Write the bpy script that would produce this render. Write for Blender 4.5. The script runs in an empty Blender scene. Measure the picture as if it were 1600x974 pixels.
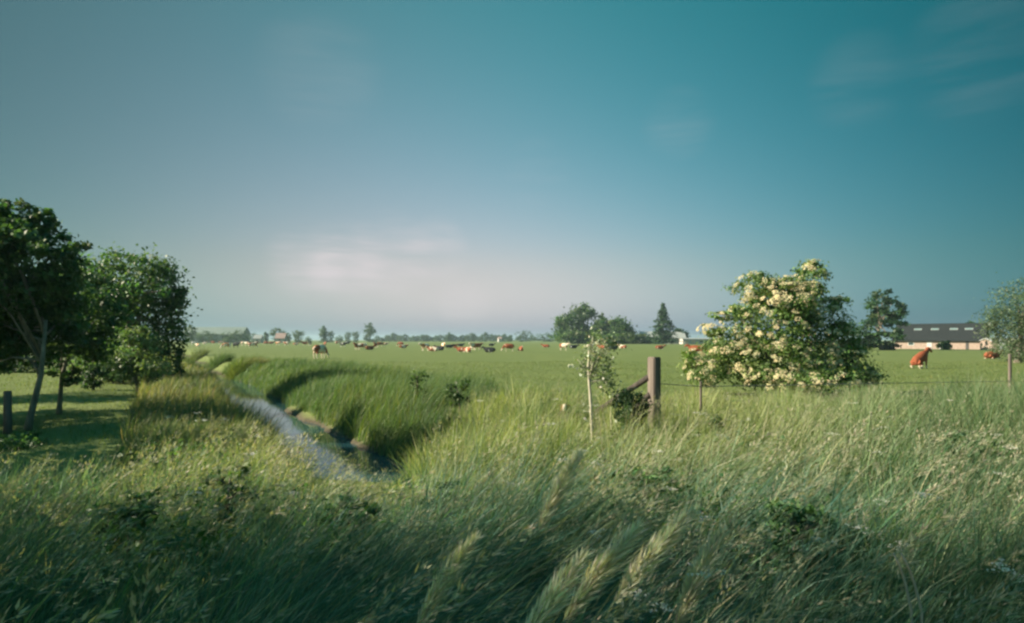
import bpy, bmesh, math, random
import numpy as np
from mathutils import Vector, Matrix

scene = bpy.context.scene
COL = scene.collection
EYE = 1.6
F = 1000.0           # focal length in photo pixels (1600 wide)
CX, HY = 800.0, 531.0

def at(px, py, d):
    return np.array([(px - CX) / F * d, d, EYE - (py - HY) / F * d])

def ground_at(px, d):
    x = (px - CX) / F * d
    return np.array([x, d, float(terrain(np.array([x]), np.array([d]))[0])])

# ------------------------------------------------------------------ helpers
def tag(o, label=None, cat=None, group=None, kind=None):
    if label: o['label'] = label
    if cat: o['category'] = cat
    if group: o['group'] = group
    if kind: o['kind'] = kind
    return o

def link(name, me, mat=None, parent=None, loc=(0, 0, 0)):
    o = bpy.data.objects.new(name, me)
    COL.objects.link(o)
    if mat is not None and me is not None and len(me.materials) == 0:
        for m in (mat if isinstance(mat, (list, tuple)) else [mat]):
            me.materials.append(m)
    o.parent = parent
    o.location = loc
    return o

def empty(name, loc, rz=0.0):
    o = bpy.data.objects.new(name, None)
    COL.objects.link(o)
    o.empty_display_size = 0.3
    o.location = loc
    o.rotation_euler = (0, 0, rz)
    return o

def np_mesh(name, V, Q, col=None, smooth=False, matidx=None):
    """V (n,3); Q (m,k) faces of equal size"""
    V = np.ascontiguousarray(V, dtype=np.float32)
    Q = np.ascontiguousarray(Q, dtype=np.int32)
    me = bpy.data.meshes.new(name)
    me.vertices.add(len(V))
    me.vertices.foreach_set('co', V.ravel())
    k = Q.shape[1]
    me.loops.add(Q.size)
    me.loops.foreach_set('vertex_index', Q.ravel())
    me.polygons.add(len(Q))
    me.polygons.foreach_set('loop_start', np.arange(0, Q.size, k, dtype=np.int32))
    if matidx is not None:
        me.polygons.foreach_set('material_index', np.ascontiguousarray(matidx, dtype=np.int32))
    if smooth:
        me.polygons.foreach_set('use_smooth', np.ones(len(Q), dtype=bool))
    if col is not None:
        a = me.color_attributes.new('Col', 'FLOAT_COLOR', 'POINT')
        c = np.ones((len(V), 4), dtype=np.float32)
        c[:, :3] = col
        a.data.foreach_set('color', c.ravel())
    me.update(calc_edges=True)
    return me

class MB:
    """collects quads/tris into one mesh"""
    def __init__(s):
        s.bm = bmesh.new()
    def box(s, c, size, rot=None, taper=1.0):
        r = bmesh.ops.create_cube(s.bm, size=1.0)
        M = Matrix.Translation(Vector(c)) @ (rot.to_4x4() if rot is not None else Matrix.Identity(4)) @ Matrix.Diagonal((*size, 1))
        for v in r['verts']:
            if v.co.z > 0 and taper != 1.0:
                v.co.x *= taper; v.co.y *= taper
        bmesh.ops.transform(s.bm, matrix=M, verts=r['verts'])
        return s
    def tube(s, pts, rad, seg=8, cap=True):
        pts = [Vector(p) for p in pts]
        rings = []
        for i, p in enumerate(pts):
            if i == 0: t = pts[1] - pts[0]
            elif i == len(pts) - 1: t = pts[-1] - pts[-2]
            else: t = pts[i + 1] - pts[i - 1]
            t = t.normalized()
            up = Vector((0, 0, 1)) if abs(t.z) < 0.9 else Vector((0, 1, 0))
            a = t.cross(up).normalized(); b = a.cross(t).normalized()
            r = rad[i] if hasattr(rad, '__len__') else rad
            ra, rb = (r if hasattr(r, '__len__') else (r, r))
            rings.append([s.bm.verts.new(p + a * ra * math.cos(2 * math.pi * k / seg) + b * rb * math.sin(2 * math.pi * k / seg)) for k in range(seg)])
        for i in range(len(rings) - 1):
            for k in range(seg):
                s.bm.faces.new((rings[i][k], rings[i][(k + 1) % seg], rings[i + 1][(k + 1) % seg], rings[i + 1][k]))
        if cap:
            s.bm.faces.new(list(reversed(rings[0]))); s.bm.faces.new(rings[-1])
        return s
    def poly(s, pts):
        s.bm.faces.new([s.bm.verts.new(Vector(p)) for p in pts]); return s
    def ball(s, c, r):
        q = bmesh.ops.create_uvsphere(s.bm, u_segments=12, v_segments=8, radius=1)
        M = Matrix.Translation(Vector(c)) @ Matrix.Diagonal((*(r if hasattr(r, '__len__') else (r, r, r)), 1))
        bmesh.ops.transform(s.bm, matrix=M, verts=q['verts']); return s
    def mesh(s, name, smooth=False, bevel=0):
        bmesh.ops.recalc_face_normals(s.bm, faces=s.bm.faces)
        if bevel:
            bmesh.ops.bevel(s.bm, geom=list(s.bm.edges), offset=bevel, segments=2, affect='EDGES')
        me = bpy.data.meshes.new(name)
        s.bm.to_mesh(me); s.bm.free()
        if smooth:
            me.polygons.foreach_set('use_smooth', np.ones(len(me.polygons), dtype=bool))
        me.update()
        return me

# ------------------------------------------------------------------ materials
def new_mat(name):
    m = bpy.data.materials.new(name)
    m.use_nodes = True
    nt = m.node_tree
    for n in list(nt.nodes): nt.nodes.remove(n)
    out = nt.nodes.new('ShaderNodeOutputMaterial')
    return m, nt, out

def N(nt, t, **kw):
    n = nt.nodes.new(t)
    for k, v in kw.items():
        if k == 'inp':
            for kk, vv in v.items(): n.inputs[kk].default_value = vv
        else: setattr(n, k, v)
    return n

def veg_mat(name, trans=0.35, tint=(1.15, 1.2, 0.6), rough=0.55, spec=0.25):
    m, nt, out = new_mat(name)
    at_ = N(nt, 'ShaderNodeAttribute', attribute_name='Col')
    geo = N(nt, 'ShaderNodeNewGeometry')
    noi = N(nt, 'ShaderNodeTexNoise', inp={'Scale': 3.0, 'Detail': 2.0})
    nt.links.new(geo.outputs['Position'], noi.inputs['Vector'])
    mr = N(nt, 'ShaderNodeMapRange', inp={'From Min': .3, 'From Max': .7, 'To Min': .82, 'To Max': 1.18})
    nt.links.new(noi.outputs['Fac'], mr.inputs['Value'])
    mul = N(nt, 'ShaderNodeVectorMath', operation='SCALE')
    nt.links.new(at_.outputs['Color'], mul.inputs[0]); nt.links.new(mr.outputs['Result'], mul.inputs['Scale'])
    p = N(nt, 'ShaderNodeBsdfPrincipled', inp={'Roughness': rough, 'Specular IOR Level': spec})
    nt.links.new(mul.outputs[0], p.inputs['Base Color'])
    t = N(nt, 'ShaderNodeBsdfTranslucent')
    mul2 = N(nt, 'ShaderNodeVectorMath', operation='MULTIPLY'); mul2.inputs[1].default_value = tint
    nt.links.new(mul.outputs[0], mul2.inputs[0]); nt.links.new(mul2.outputs[0], t.inputs['Color'])
    mx = N(nt, 'ShaderNodeMixShader', inp={0: trans})
    nt.links.new(p.outputs[0], mx.inputs[1]); nt.links.new(t.outputs[0], mx.inputs[2])
    nt.links.new(mx.outputs[0], out.inputs['Surface'])
    return m

def surf_mat(name, c1, c2, scale=5.0, rough=0.8, bump=0.0, stretch=(1, 1, 1), detail=5.0, coords='Object', lo=.35, hi=.65, spec=.3):
    m, nt, out = new_mat(name)
    tc = N(nt, 'ShaderNodeTexCoord')
    mp = N(nt, 'ShaderNodeMapping'); mp.inputs['Scale'].default_value = stretch
    nt.links.new(tc.outputs[coords], mp.inputs['Vector'])
    noi = N(nt, 'ShaderNodeTexNoise', inp={'Scale': scale, 'Detail': detail, 'Roughness': .6})
    nt.links.new(mp.outputs[0], noi.inputs['Vector'])
    mr = N(nt, 'ShaderNodeMapRange', inp={'From Min': lo, 'From Max': hi})
    nt.links.new(noi.outputs['Fac'], mr.inputs['Value'])
    mx = N(nt, 'ShaderNodeMix', data_type='RGBA'); mx.inputs['A'].default_value = (*c1, 1); mx.inputs['B'].default_value = (*c2, 1)
    nt.links.new(mr.outputs['Result'], mx.inputs['Factor'])
    p = N(nt, 'ShaderNodeBsdfPrincipled', inp={'Roughness': rough, 'Specular IOR Level': spec})
    nt.links.new(mx.outputs['Result'], p.inputs['Base Color'])
    if bump:
        b = N(nt, 'ShaderNodeBump', inp={'Strength': bump, 'Distance': .05})
        nt.links.new(noi.outputs['Fac'], b.inputs['Height']); nt.links.new(b.outputs[0], p.inputs['Normal'])
    nt.links.new(p.outputs[0], out.inputs['Surface'])
    return m

GRASS = veg_mat('grass_blades', .4, (1.2, 1.25, .5), .5, .3)
LEAF = veg_mat('leaves', .4, (1.15, 1.25, .5), .5, .35)
PETAL = veg_mat('petals', .3, (1, 1, 1), .7, .1)
BARK = surf_mat('bark', (.09, .075, .055), (.22, .2, .16), 14, .9, .6, (1, 1, .25))
PALEBARK = surf_mat('pale_bark', (.28, .26, .2), (.5, .47, .38), 14, .9, .4, (1, 1, .3))
GREYBARK = surf_mat('grey_bark', (.13, .12, .095), (.27, .25, .2), 14, .9, .5, (1, 1, .3))
WOOD = surf_mat('weathered_wood', (.085, .072, .064), (.2, .165, .145), 10, .85, .5, (1.5, 1.5, .12))
DARKWOOD = surf_mat('dark_wood', (.03, .026, .024), (.085, .072, .062), 12, .85, .4, (1.5, 1.5, .2))
WIRE = surf_mat('rusty_wire', (.12, .1, .09), (.25, .24, .23), 20, .5, 0)

# ------------------------------------------------------------------ terrain
DA = np.array([-1.3, 8.9])         # near end of the ditch
DB = np.array([-75.0, 140.5])
DU = (DB - DA) / np.linalg.norm(DB - DA)
DL = np.linalg.norm(DB - DA)
DN = np.array([-DU[1], DU[0]])     # points to the left bank
WATER_Z = -0.62

def ditch_coords(x, y):
    s = (x - DA[0]) * DU[0] + (y - DA[1]) * DU[1]
    o = (x - DA[0]) * DN[0] + (y - DA[1]) * DN[1]
    o = o - 0.28 * np.sin(s * .21) * np.clip(s / 6, 0, 1) - 0.12 * np.sin(s * .63 + 1)
    return s, o

def sstep(a, b, v):
    t = np.clip((v - a) / (b - a), 0, 1)
    return t * t * (3 - 2 * t)

def ditch_depth(x, y):
    """0 on the field, 1 in the bed; a muddy shelf lies along the near part of the right bank"""
    s, o = ditch_coords(x, y)
    over = np.maximum(0, -s)
    halfw = 0.6 + .1 * np.sin(s * .9) + .07 * np.sin(s * 2.3 + 1) + .3 * np.exp(-((s - 1.0) / 1.8) ** 2)
    dist = np.sqrt(over ** 2 + o ** 2)
    left = 1 - sstep(halfw, halfw + 1.0, dist)
    shelf = .02 + .12 * np.exp(-((s - 4) / 6.5) ** 2) * (.75 + .25 * np.sin(s * 1.7))
    w0 = halfw * .8 + .1
    right = 1 - .45 * sstep(w0 - .25, w0 + .12, dist) - .55 * sstep(w0 + shelf, w0 + shelf + 1.1, dist)
    k = np.where(o > 0, left, np.where(s > -.5, right, np.minimum(left, right)))
    return k * (1 - sstep(DL - 4, DL, s))

def terrain(x, y):
    k = ditch_depth(x, y)
    z = 0.05 * np.sin(x * .35 + 1.3) * np.cos(y * .3) + .03 * np.sin(x * 1.1 + y * .8) + .02 * np.sin(x * 2.3 - y * 1.7)
    fade = 1 / (1 + (np.hypot(x, y) / 60) ** 2)
    return z * fade - k * 1.05

def axis(core0, core1, step, lo, hi, g=1.16):
    a = list(np.arange(core0, core1 + 1e-6, step))
    s = step; v = core1
    while v < hi:
        s *= g; v += s; a.append(min(v, hi))
    s = step; v = core0; pre = []
    while v > lo:
        s *= g; v -= s; pre.append(max(v, lo))
    return np.array(pre[::-1] + a)

gx = axis(-46, 12, .28, -4500, 4500)
gy = axis(4, 88, .28, -400, 4500)
GX, GY = np.meshgrid(gx, gy)
GZ = terrain(GX.ravel(), GY.ravel())
V = np.stack([GX.ravel(), GY.ravel(), GZ], 1)
nx, ny = len(gx), len(gy)
i = np.arange(nx * ny).reshape(ny, nx)
Q = np.stack([i[:-1, :-1].ravel(), i[:-1, 1:].ravel(), i[1:, 1:].ravel(), i[1:, :-1].ravel()], 1)

def ground_mat():
    m, nt, out = new_mat('ground')
    geo = N(nt, 'ShaderNodeNewGeometry')
    def noise(scale, detail=4, st=(1, 1, 1)):
        mp = N(nt, 'ShaderNodeMapping'); mp.inputs['Scale'].default_value = st
        nt.links.new(geo.outputs['Position'], mp.inputs['Vector'])
        n = N(nt, 'ShaderNodeTexNoise', inp={'Scale': scale, 'Detail': detail, 'Roughness': .62})
        nt.links.new(mp.outputs[0], n.inputs['Vector'])
        return n
    def ramp(n, lo, hi):
        mr = N(nt, 'ShaderNodeMapRange', inp={'From Min': lo, 'From Max': hi})
        nt.links.new(n.outputs['Fac'], mr.inputs['Value']); return mr.outputs['Result']
    def mix(f, a, b):
        mx = N(nt, 'ShaderNodeMix', data_type='RGBA')
        nt.links.new(f, mx.inputs['Factor'])
        for k, v in (('A', a), ('B', b)):
            if isinstance(v, tuple): mx.inputs[k].default_value = (*v, 1)
            else: nt.links.new(v, mx.inputs[k])
        return mx.outputs['Result']
    big = ramp(noise(.035, 4, (1, .35, 1)), .35, .65)
    mid = ramp(noise(.5, 5, (1, .5, 1)), .3, .7)
    fine = ramp(noise(9, 5), .3, .7)
    c = mix(big, (.15, .18, .058), (.185, .205, .075))
    pat = ramp(noise(.16, 5, (1, .45, 1)), .48, .66)
    c = mix(pat, c, (.105, .145, .048))
    c2 = mix(mid, c, (.13, .165, .055))
    c3 = mix(fine, (.11, .15, .045), c2)
    # mud where the ditch bank falls to the water
    sep = N(nt, 'ShaderNodeSeparateXYZ'); nt.links.new(geo.outputs['Position'], sep.inputs[0])
    mr = N(nt, 'ShaderNodeMapRange', inp={'From Min': -.44, 'From Max': -.58}); nt.links.new(sep.outputs['Z'], mr.inputs['Value'])
    mud = mix(fine, (.05, .044, .03), (.1, .086, .058))
    c4 = mix(mr.outputs['Result'], c3, mud)
    p = N(nt, 'ShaderNodeBsdfPrincipled', inp={'Roughness': .9, 'Specular IOR Level': .15})
    nt.links.new(c4, p.inputs['Base Color'])
    b = N(nt, 'ShaderNodeBump', inp={'Strength': .5, 'Distance': .08})
    nt.links.new(fine, b.inputs['Height']); nt.links.new(b.outputs[0], p.inputs['Normal'])
    nt.links.new(p.outputs[0], out.inputs['Surface'])
    return m

tag(link('ground', np_mesh('ground', V, Q, smooth=True), ground_mat()), 'flat green pasture and verge ground', None, None, 'structure')

def water_mat():
    m, nt, out = new_mat('ditch_water')
    geo = N(nt, 'ShaderNodeNewGeometry')
    n = N(nt, 'ShaderNodeTexNoise', inp={'Scale': 2.2, 'Detail': 3})
    nt.links.new(geo.outputs['Position'], n.inputs['Vector'])
    b = N(nt, 'ShaderNodeBump', inp={'Strength': .05, 'Distance': .05}); nt.links.new(n.outputs['Fac'], b.inputs['Height'])
    p = N(nt, 'ShaderNodeBsdfPrincipled', inp={'Base Color': (.018, .055, .07, 1), 'Roughness': .03, 'IOR': 1.4})
    p.inputs['Specular IOR Level'].default_value = .8
    nt.links.new(b.outputs[0], p.inputs['Normal'])
    nt.links.new(p.outputs[0], out.inputs['Surface'])
    return m
ss = np.linspace(-1.6, DL - 1, 160)
wl = np.stack([DA[0] + DU[0] * ss + DN[0] * 1.9, DA[1] + DU[1] * ss + DN[1] * 1.9, np.full_like(ss, WATER_Z)], 1)
wr = np.stack([DA[0] + DU[0] * ss - DN[0] * 1.9, DA[1] + DU[1] * ss - DN[1] * 1.9, np.full_like(ss, WATER_Z)], 1)
k = np.arange(159)
tag(link('water', np_mesh('water', np.concatenate([wl, wr]), np.stack([k, k + 160, k + 161, k + 1], 1)), water_mat()),
    'narrow ditch of still water reflecting the sky', None, None, 'structure')

# ------------------------------------------------------------------ grass generators
def blades(P, H, W, lean, az, col, segs=3, droop=.3):
    n = len(P)
    t = np.linspace(0, 1, segs + 1)[None, :]
    L = np.hypot(lean[:, 0], lean[:, 1])[:, None]
    hx = lean[:, 0:1] * H[:, None] * t ** 1.8
    hy = lean[:, 1:2] * H[:, None] * t ** 1.8
    hz = H[:, None] * (t - droop * np.minimum(L, 1.4) * t ** 2.2)
    c = np.stack([P[:, 0:1] + hx, P[:, 1:2] + hy, P[:, 2:3] + hz], 2)           # n,s,3
    w = (W[:, None] * (1 - .93 * t ** 1.6) / 2)[:, :, None]
    wd = np.stack([np.cos(az), np.sin(az), np.zeros(n)], 1)[:, None, :]
    Vv = np.stack([c - wd * w, c + wd * w], 2).reshape(n, -1, 3)
    m = 2 * (segs + 1)
    base = (np.arange(n) * m)[:, None]
    q = np.array([[2 * s, 2 * s + 1, 2 * s + 3, 2 * s + 2] for s in range(segs)])
    Qq = (base[:, None, :] + q[None]).reshape(-1, 4)
    C = np.repeat(col, m, axis=0)
    return Vv.reshape(-1, 3), Qq, C

def leaves(P, L, W, nrm, col, rng, fold=.12):
    n = len(P)
    nrm = nrm / (np.linalg.norm(nrm, axis=1, keepdims=True) + 1e-9)
    r = rng.normal(size=(n, 3))
    a = np.cross(nrm, r); a /= (np.linalg.norm(a, axis=1, keepdims=True) + 1e-9)
    b = np.cross(nrm, a)
    L = L[:, None]; W = W[:, None]
    f = nrm * L * fold
    Vv = np.stack([P - a * L / 2, P + b * W / 2 + f - a * L * .08, P + a * L / 2, P - b * W / 2 + f - a * L * .08], 1)
    Qq = np.arange(n * 4).reshape(n, 4)
    return Vv.reshape(-1, 3), Qq, np.repeat(col, 4, axis=0)

def merge(parts):
    off = 0; Vs, Qs, Cs = [], [], []
    for v, q, c in parts:
        Vs.append(v); Qs.append(q + off); Cs.append(c); off += len(v)
    return np.concatenate(Vs), np.concatenate(Qs), np.concatenate(Cs)

def pal(rng, n, cols, weights, jit=.18):
    cols = np.array(cols); w = np.array(weights, float); w /= w.sum()
    c = cols[rng.choice(len(cols), n, p=w)]
    return np.clip(c * (1 + jit * rng.normal(size=(n, 1))) * (1 + .06 * rng.normal(size=(n, 3))), .004, .9)

def vnoise(x, y, s, seed=0):
    """cheap smooth noise 0..1"""
    r = np.random.default_rng(seed)
    v = np.zeros_like(x)
    for k in range(6):
        a = r.uniform(0, 2 * math.pi); f = s * r.uniform(.6, 1.9); ph = r.uniform(0, 6.28)
        v += np.sin((x * math.cos(a) + y * math.sin(a)) * f + ph)
    return np.clip(.5 + v / 7, 0, 1)

SIL_X = [-400, 0, 120, 230, 330, 400, 450, 490, 540, 600, 640, 690, 740, 820, 900, 919, 932, 944, 1000, 1100, 1200, 1400, 1500, 1600, 2000]
SIL_Y = [690, 700, 706, 655, 650, 672, 700, 742, 768, 768, 715, 640, 606, 592, 598, 668, 668, 612, 612, 612, 612, 606, 592, 580, 570]
DMX_X = [-400, 100, 200, 260, 420, 470, 540, 610, 660, 720, 2000]
DMX_Y = [5.5, 6.0, 7.0, 10, 9.5, 7.2, 5.8, 6.2, 9.5, 13.5, 14]

rng = np.random.default_rng(7)
def sample_fan(n, d0, d1, wx, pw, rng):
    u = rng.random(n)
    a = pw + 1
    d = (d0 ** a + u * (d1 ** a - d0 ** a)) ** (1 / a)
    x = (rng.random(n) * 2 - 1) * (wx * d + .6)
    return x, d

# --- tall verge grass: tussocks of blades over a thinner even cover
nC, per = 5600, 36
cx_, cd_ = sample_fan(nC, 1.25, 14.2, .92, -.2, rng)
crad = (.06 + .2 * rng.random(nC) ** 1.5) * np.clip(cd_ / 4, .8, 1.6)
cH = np.clip(.34 + .34 * vnoise(cx_, cd_, 1.1, 3) + .2 * rng.random(nC) + .12 * rng.normal(size=nC), .2, 1.15)
cH *= 1 + .5 * sstep(4.5, 7.5, cd_) * sstep(-.14, -.08, cx_ / cd_) + .65 * sstep(6.3, 8, cd_) * sstep(.1, .18, cx_ / cd_)
gap_ = .5 + .85 * sstep(.28, .72, vnoise(cx_, cd_, 1.9, 15)); fw_ = .7 * sstep(6.3, 8, cd_)
cH *= gap_ * (1 - fw_) + 1.0 * fw_
ckind = rng.random(nC)
n1 = nC * per; idx = np.repeat(np.arange(nC), per)
og = rng.normal(size=(n1, 2)) * crad[idx][:, None]
x = cx_[idx] + og[:, 0]; d = cd_[idx] + og[:, 1]
rel = og / crad[idx][:, None]
H = cH[idx] * np.clip(1.05 - .16 * np.hypot(rel[:, 0], rel[:, 1]), .4, 1.1) * (.65 + .45 * rng.random(n1))
n2 = 52000
x2, d2 = sample_fan(n2, 1.25, 14.2, .92, -.25, rng)
x = np.concatenate([x, x2]); d = np.concatenate([d, d2]); idx = np.concatenate([idx, rng.integers(0, nC, n2)])
rel = np.concatenate([rel, rng.normal(size=(n2, 2)) * .6])
H = np.concatenate([H, .22 + .4 * rng.random(n2) * (.5 + vnoise(x2, d2, 2.1, 6))])
px = CX + F * x / np.maximum(d, .5)
dm = np.interp(px, DMX_X, DMX_Y)
keep = (d > 1.15) & (d < dm + rng.normal(size=len(d)) * .35) & (ditch_depth(x, d) < .55)
x, d, px, H, idx, rel = x[keep], d[keep], px[keep], H[keep], idx[keep], rel[keep]; n = len(x)
z = terrain(x, d)
sil = np.interp(px, SIL_X, SIL_Y) + 10 * np.sin(px * .045) + 6 * np.sin(px * .13 + 2) + 9 * np.sin(px * .31 + d)
hmax = EYE - (sil - HY) / F * d - z
H = np.minimum(H, np.maximum(hmax, .08) * (.5 + .5 * rng.random(n) ** .6) * 1.1)
broad = (ckind[idx] > .8)
W = (.0036 + .003 * rng.random(n)) * (d / 2.2) ** .55 * np.where(broad, 2.0, 1.0)
wind = np.clip(1.25 - d / 9, .2, .9)
lean = np.stack([.22 * wind + .5 * wind * vnoise(x, d, .9, 9) + .26 * rel[:, 0] + .2 * rng.normal(size=n), .26 * rel[:, 1] + .2 * rng.normal(size=n) - .05], 1)
yel = (sstep(4.2, 6.8, d) * (.55 + .45 * vnoise(x, d, .5, 12)) * (1 - .75 * sstep(.3, .7, x / d)) * (1 - .5 * sstep(-.5, -.7, x / d)))[:, None]  # yellow share drops toward both sides, imitating shade in the blade colour
COOL = np.array([(.085, .19, .145), (.12, .225, .16), (.065, .165, .135), (.16, .23, .165), (.26, .27, .21)])  # near blades: the teal of shade put into their colour
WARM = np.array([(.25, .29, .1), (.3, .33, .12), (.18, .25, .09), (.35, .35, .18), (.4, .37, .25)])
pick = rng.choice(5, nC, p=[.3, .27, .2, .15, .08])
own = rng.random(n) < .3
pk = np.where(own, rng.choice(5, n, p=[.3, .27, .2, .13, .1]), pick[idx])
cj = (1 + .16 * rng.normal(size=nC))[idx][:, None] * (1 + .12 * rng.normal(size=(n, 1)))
rgt_shade = sstep(.3, .75, x / d)[:, None] * np.array([.3, .3, .5])  # right-hand blades darkened in colour to imitate shade at the edge
col = np.clip((COOL[pk] * (1 - rgt_shade) * (1 - yel) + WARM[pk] * yel) * cj, .01, .6)
az = rng.random(n) * math.pi
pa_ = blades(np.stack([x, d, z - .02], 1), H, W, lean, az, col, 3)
# long single stalks and broad leaning blades standing out of the mat
n = 1500
x, d = sample_fan(n, 1.3, 6.5, .92, -.3, rng); px = CX + F * x / d
k = (d < np.interp(px, DMX_X, DMX_Y)) & (ditch_depth(x, d) < .3); x, d, px = x[k], d[k], px[k]; n = len(x)
z = terrain(x, d)
hm = EYE - (np.interp(px, SIL_X, SIL_Y) - HY) / F * d - z
H = np.minimum(.55 + .55 * rng.random(n), hm * 1.1)
lean = np.stack([.35 + .5 * rng.random(n), .2 * rng.normal(size=n)], 1)
pb_ = blades(np.stack([x, d, z - .02], 1), H, (.003 + .009 * rng.random(n) ** 3) * (d / 2.2) ** .4, lean, rng.random(n) * math.pi,
             pal(rng, n, [(.2, .29, .14), (.34, .36, .22), (.12, .22, .12), (.42, .4, .28)], [3, 3, 3, 2]), 6)
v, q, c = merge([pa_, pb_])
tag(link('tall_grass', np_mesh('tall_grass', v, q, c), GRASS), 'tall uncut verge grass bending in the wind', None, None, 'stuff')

# --- wind-bent grass with feathery heads (small ones, uncountable)
def plume(base, H, lean, rng, size=.2, k=46, width=.006, pcol=((.3, .3, .22), (.24, .27, .18), (.36, .34, .25)), airy=1.0):
    """one stem and one feathery head; returns (stem part, head part)"""
    t = np.linspace(0, 1, 9)
    L = np.hypot(*lean)
    cx = base[0] + lean[0] * H * t ** 1.45; cy = base[1] + lean[1] * H * t ** 1.45; cz = base[2] + H * (t - .28 * L * t ** 2.2)
    C = np.stack([cx, cy, cz], 1)
    sv, sq, sc = blades(np.array([base]), np.array([H]), np.array([width]), np.array([lean]), np.array([rng.random() * 3]), np.array([[.17, .19, .09]]), 8, .28)
    tt = 1 - (size / H) * rng.random(k) ** .8
    P = np.stack([np.interp(tt, t, C[:, j]) for j in range(3)], 1)
    T = C[-1] - C[-3]; T /= np.linalg.norm(T)
    rad = airy * size * (.13 if k < 100 else .08) * np.sin(np.clip((1 - tt) / (size / H), 0.02, 1) ** .8 * math.pi * .92) + .004
    off = rng.normal(size=(k, 3)); off -= (off @ T)[:, None] * T
    off /= np.linalg.norm(off, axis=1, keepdims=True)
    P2 = P + off * rad[:, None] * rng.random((k, 1))
    a = T * 1.0 + off * .45 + rng.normal(size=(k, 3)) * .15
    a /= np.linalg.norm(a, axis=1, keepdims=True)
    b = np.cross(a, rng.normal(size=(k, 3))); b /= np.linalg.norm(b, axis=1, keepdims=True)
    l = size * (.1 + .1 * rng.random(k))[:, None]; w = size * (.022 / airy ** 1.3 if k < 100 else .0075)
    V = np.stack([P2 - a * l * .3, P2 + b * w, P2 + a * l * .7, P2 - b * w], 1).reshape(-1, 3)
    col = pal(rng, k, pcol, [1, 1, 1], .12)
    return (sv, sq, sc), (V, np.arange(k * 4).reshape(k, 4), np.repeat(col, 4, axis=0))

parts = []
n = 4200
x, d = sample_fan(n, 1.7, 13.5, .92, -.1, rng)
for xi, di in zip(x, d):
    pxi = CX + F * xi / di
    if di > np.interp(pxi, DMX_X, DMX_Y) - .3 or ditch_depth(np.array([xi]), np.array([di]))[0] > .4: continue
    zi = terrain(np.array([xi]), np.array([di]))[0]
    hm = EYE - (np.interp(pxi, SIL_X, SIL_Y) - (38 if 480 < pxi < 660 else 8) - HY) / F * di - zi
    Hh = min(rng.uniform(.6, 1.1), hm * rng.uniform(.85, 1.1))
    if Hh < .3 or (di < 3.2 and rng.random() < .55): continue
    wn = np.clip(1.3 - di / 9, .25, 1)
    ln = np.array([.2 + .5 * wn + .22 * rng.normal(), .2 * rng.normal()])
    a, b = plume(np.array([xi, di, zi]), Hh, ln, rng, rng.uniform(.12, .3), int(44 if di < 6 else 26), .0025 * (di / 2) ** .5, airy=rng.uniform(1.0, 2.4))
    parts += [a, b]
v, q, c = merge(parts)
tag(link('flowering_grass', np_mesh('flowering_grass', v, q, c), GRASS), 'fine flowering grass stems with feathery beige heads', None, None, 'stuff')

# --- leafy undergrowth among the verge grass
n = 36000
x, d = sample_fan(n, 1.4, 12, .92, -.4, rng)
m = (vnoise(x, d, 1.6, 21) > .66)
x, d = x[m], d[m]
px = CX + F * x / d
m = (d < np.interp(px, DMX_X, DMX_Y) - .2) & (ditch_depth(x, d) < .5)
x, d, px = x[m], d[m], px[m]; n = len(x)
z = terrain(x, d)
hm = np.clip(EYE - (np.interp(px, SIL_X, SIL_Y) - HY) / F * d - z, .05, .62)
zz = z + hm * rng.random(n) ** .7 * .9
sz = (.018 + .026 * rng.random(n)) * (d / 2.5) ** .45
col = pal(rng, n, [(.04, .1, .035), (.06, .13, .04), (.09, .16, .05)], [3, 3, 1.5])
v, q, c = leaves(np.stack([x, d, zz], 1), sz * 1.5, sz * .7, rng.normal(size=(n, 3)) * .7 + np.array([0, -.2, .8]), col, rng)
tag(link('undergrowth', np_mesh('undergrowth', v, q, c), LEAF), 'low leafy weeds growing among the verge grass', None, None, 'stuff')

# --- reeds on the far ditch bank, grass along both banks
def bank(n, o0, o1, smax, hmin, hmax_, cols, wts, leanx, name, label, seed, wbase=.008):
    r = np.random.default_rng(seed)
    s = smax * r.random(n) ** 1.7
    o = r.uniform(o0, o1, n)
    x = DA[0] + DU[0] * s + DN[0] * o; y = DA[1] + DU[1] * s + DN[1] * o
    k = (ditch_depth(x, y) < .66)
    x, y, s, o = x[k], y[k], s[k], o[k]; n = len(x)
    z = terrain(x, y)
    ptch = vnoise(x, y, 1.1, seed); fine_ = vnoise(x, y, 4.5, seed + 1)
    H = (hmin + (hmax_ - hmin) * r.random(n) * (.3 + .9 * fine_)) * (.55 + .6 * ptch) * (1 - .2 * sstep(8, 26, s))
    W = (wbase + .006 * r.random(n)) * (np.hypot(x, y) / 12) ** .6
    lean = np.stack([leanx * (.4 + 1.1 * vnoise(x, y, 2.7, seed + 2)) + .3 * r.normal(size=n), .3 * r.normal(size=n)], 1)
    col = pal(r, n, cols, wts)
    ye = (vnoise(x, y, .8, seed + 3) * .8 + .25 * r.normal(size=n))[:, None].clip(0, 1) * .6
    col = col * (1 - ye) + col * np.array([1.9, 1.35, .9]) * ye
    v, q, c = blades(np.stack([x, y, z - .02], 1), H, W, lean, r.random(n) * math.pi, col, 3)
    tag(link(name, np_mesh(name, v, q, c), GRASS), label, None, None, 'stuff')

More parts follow.
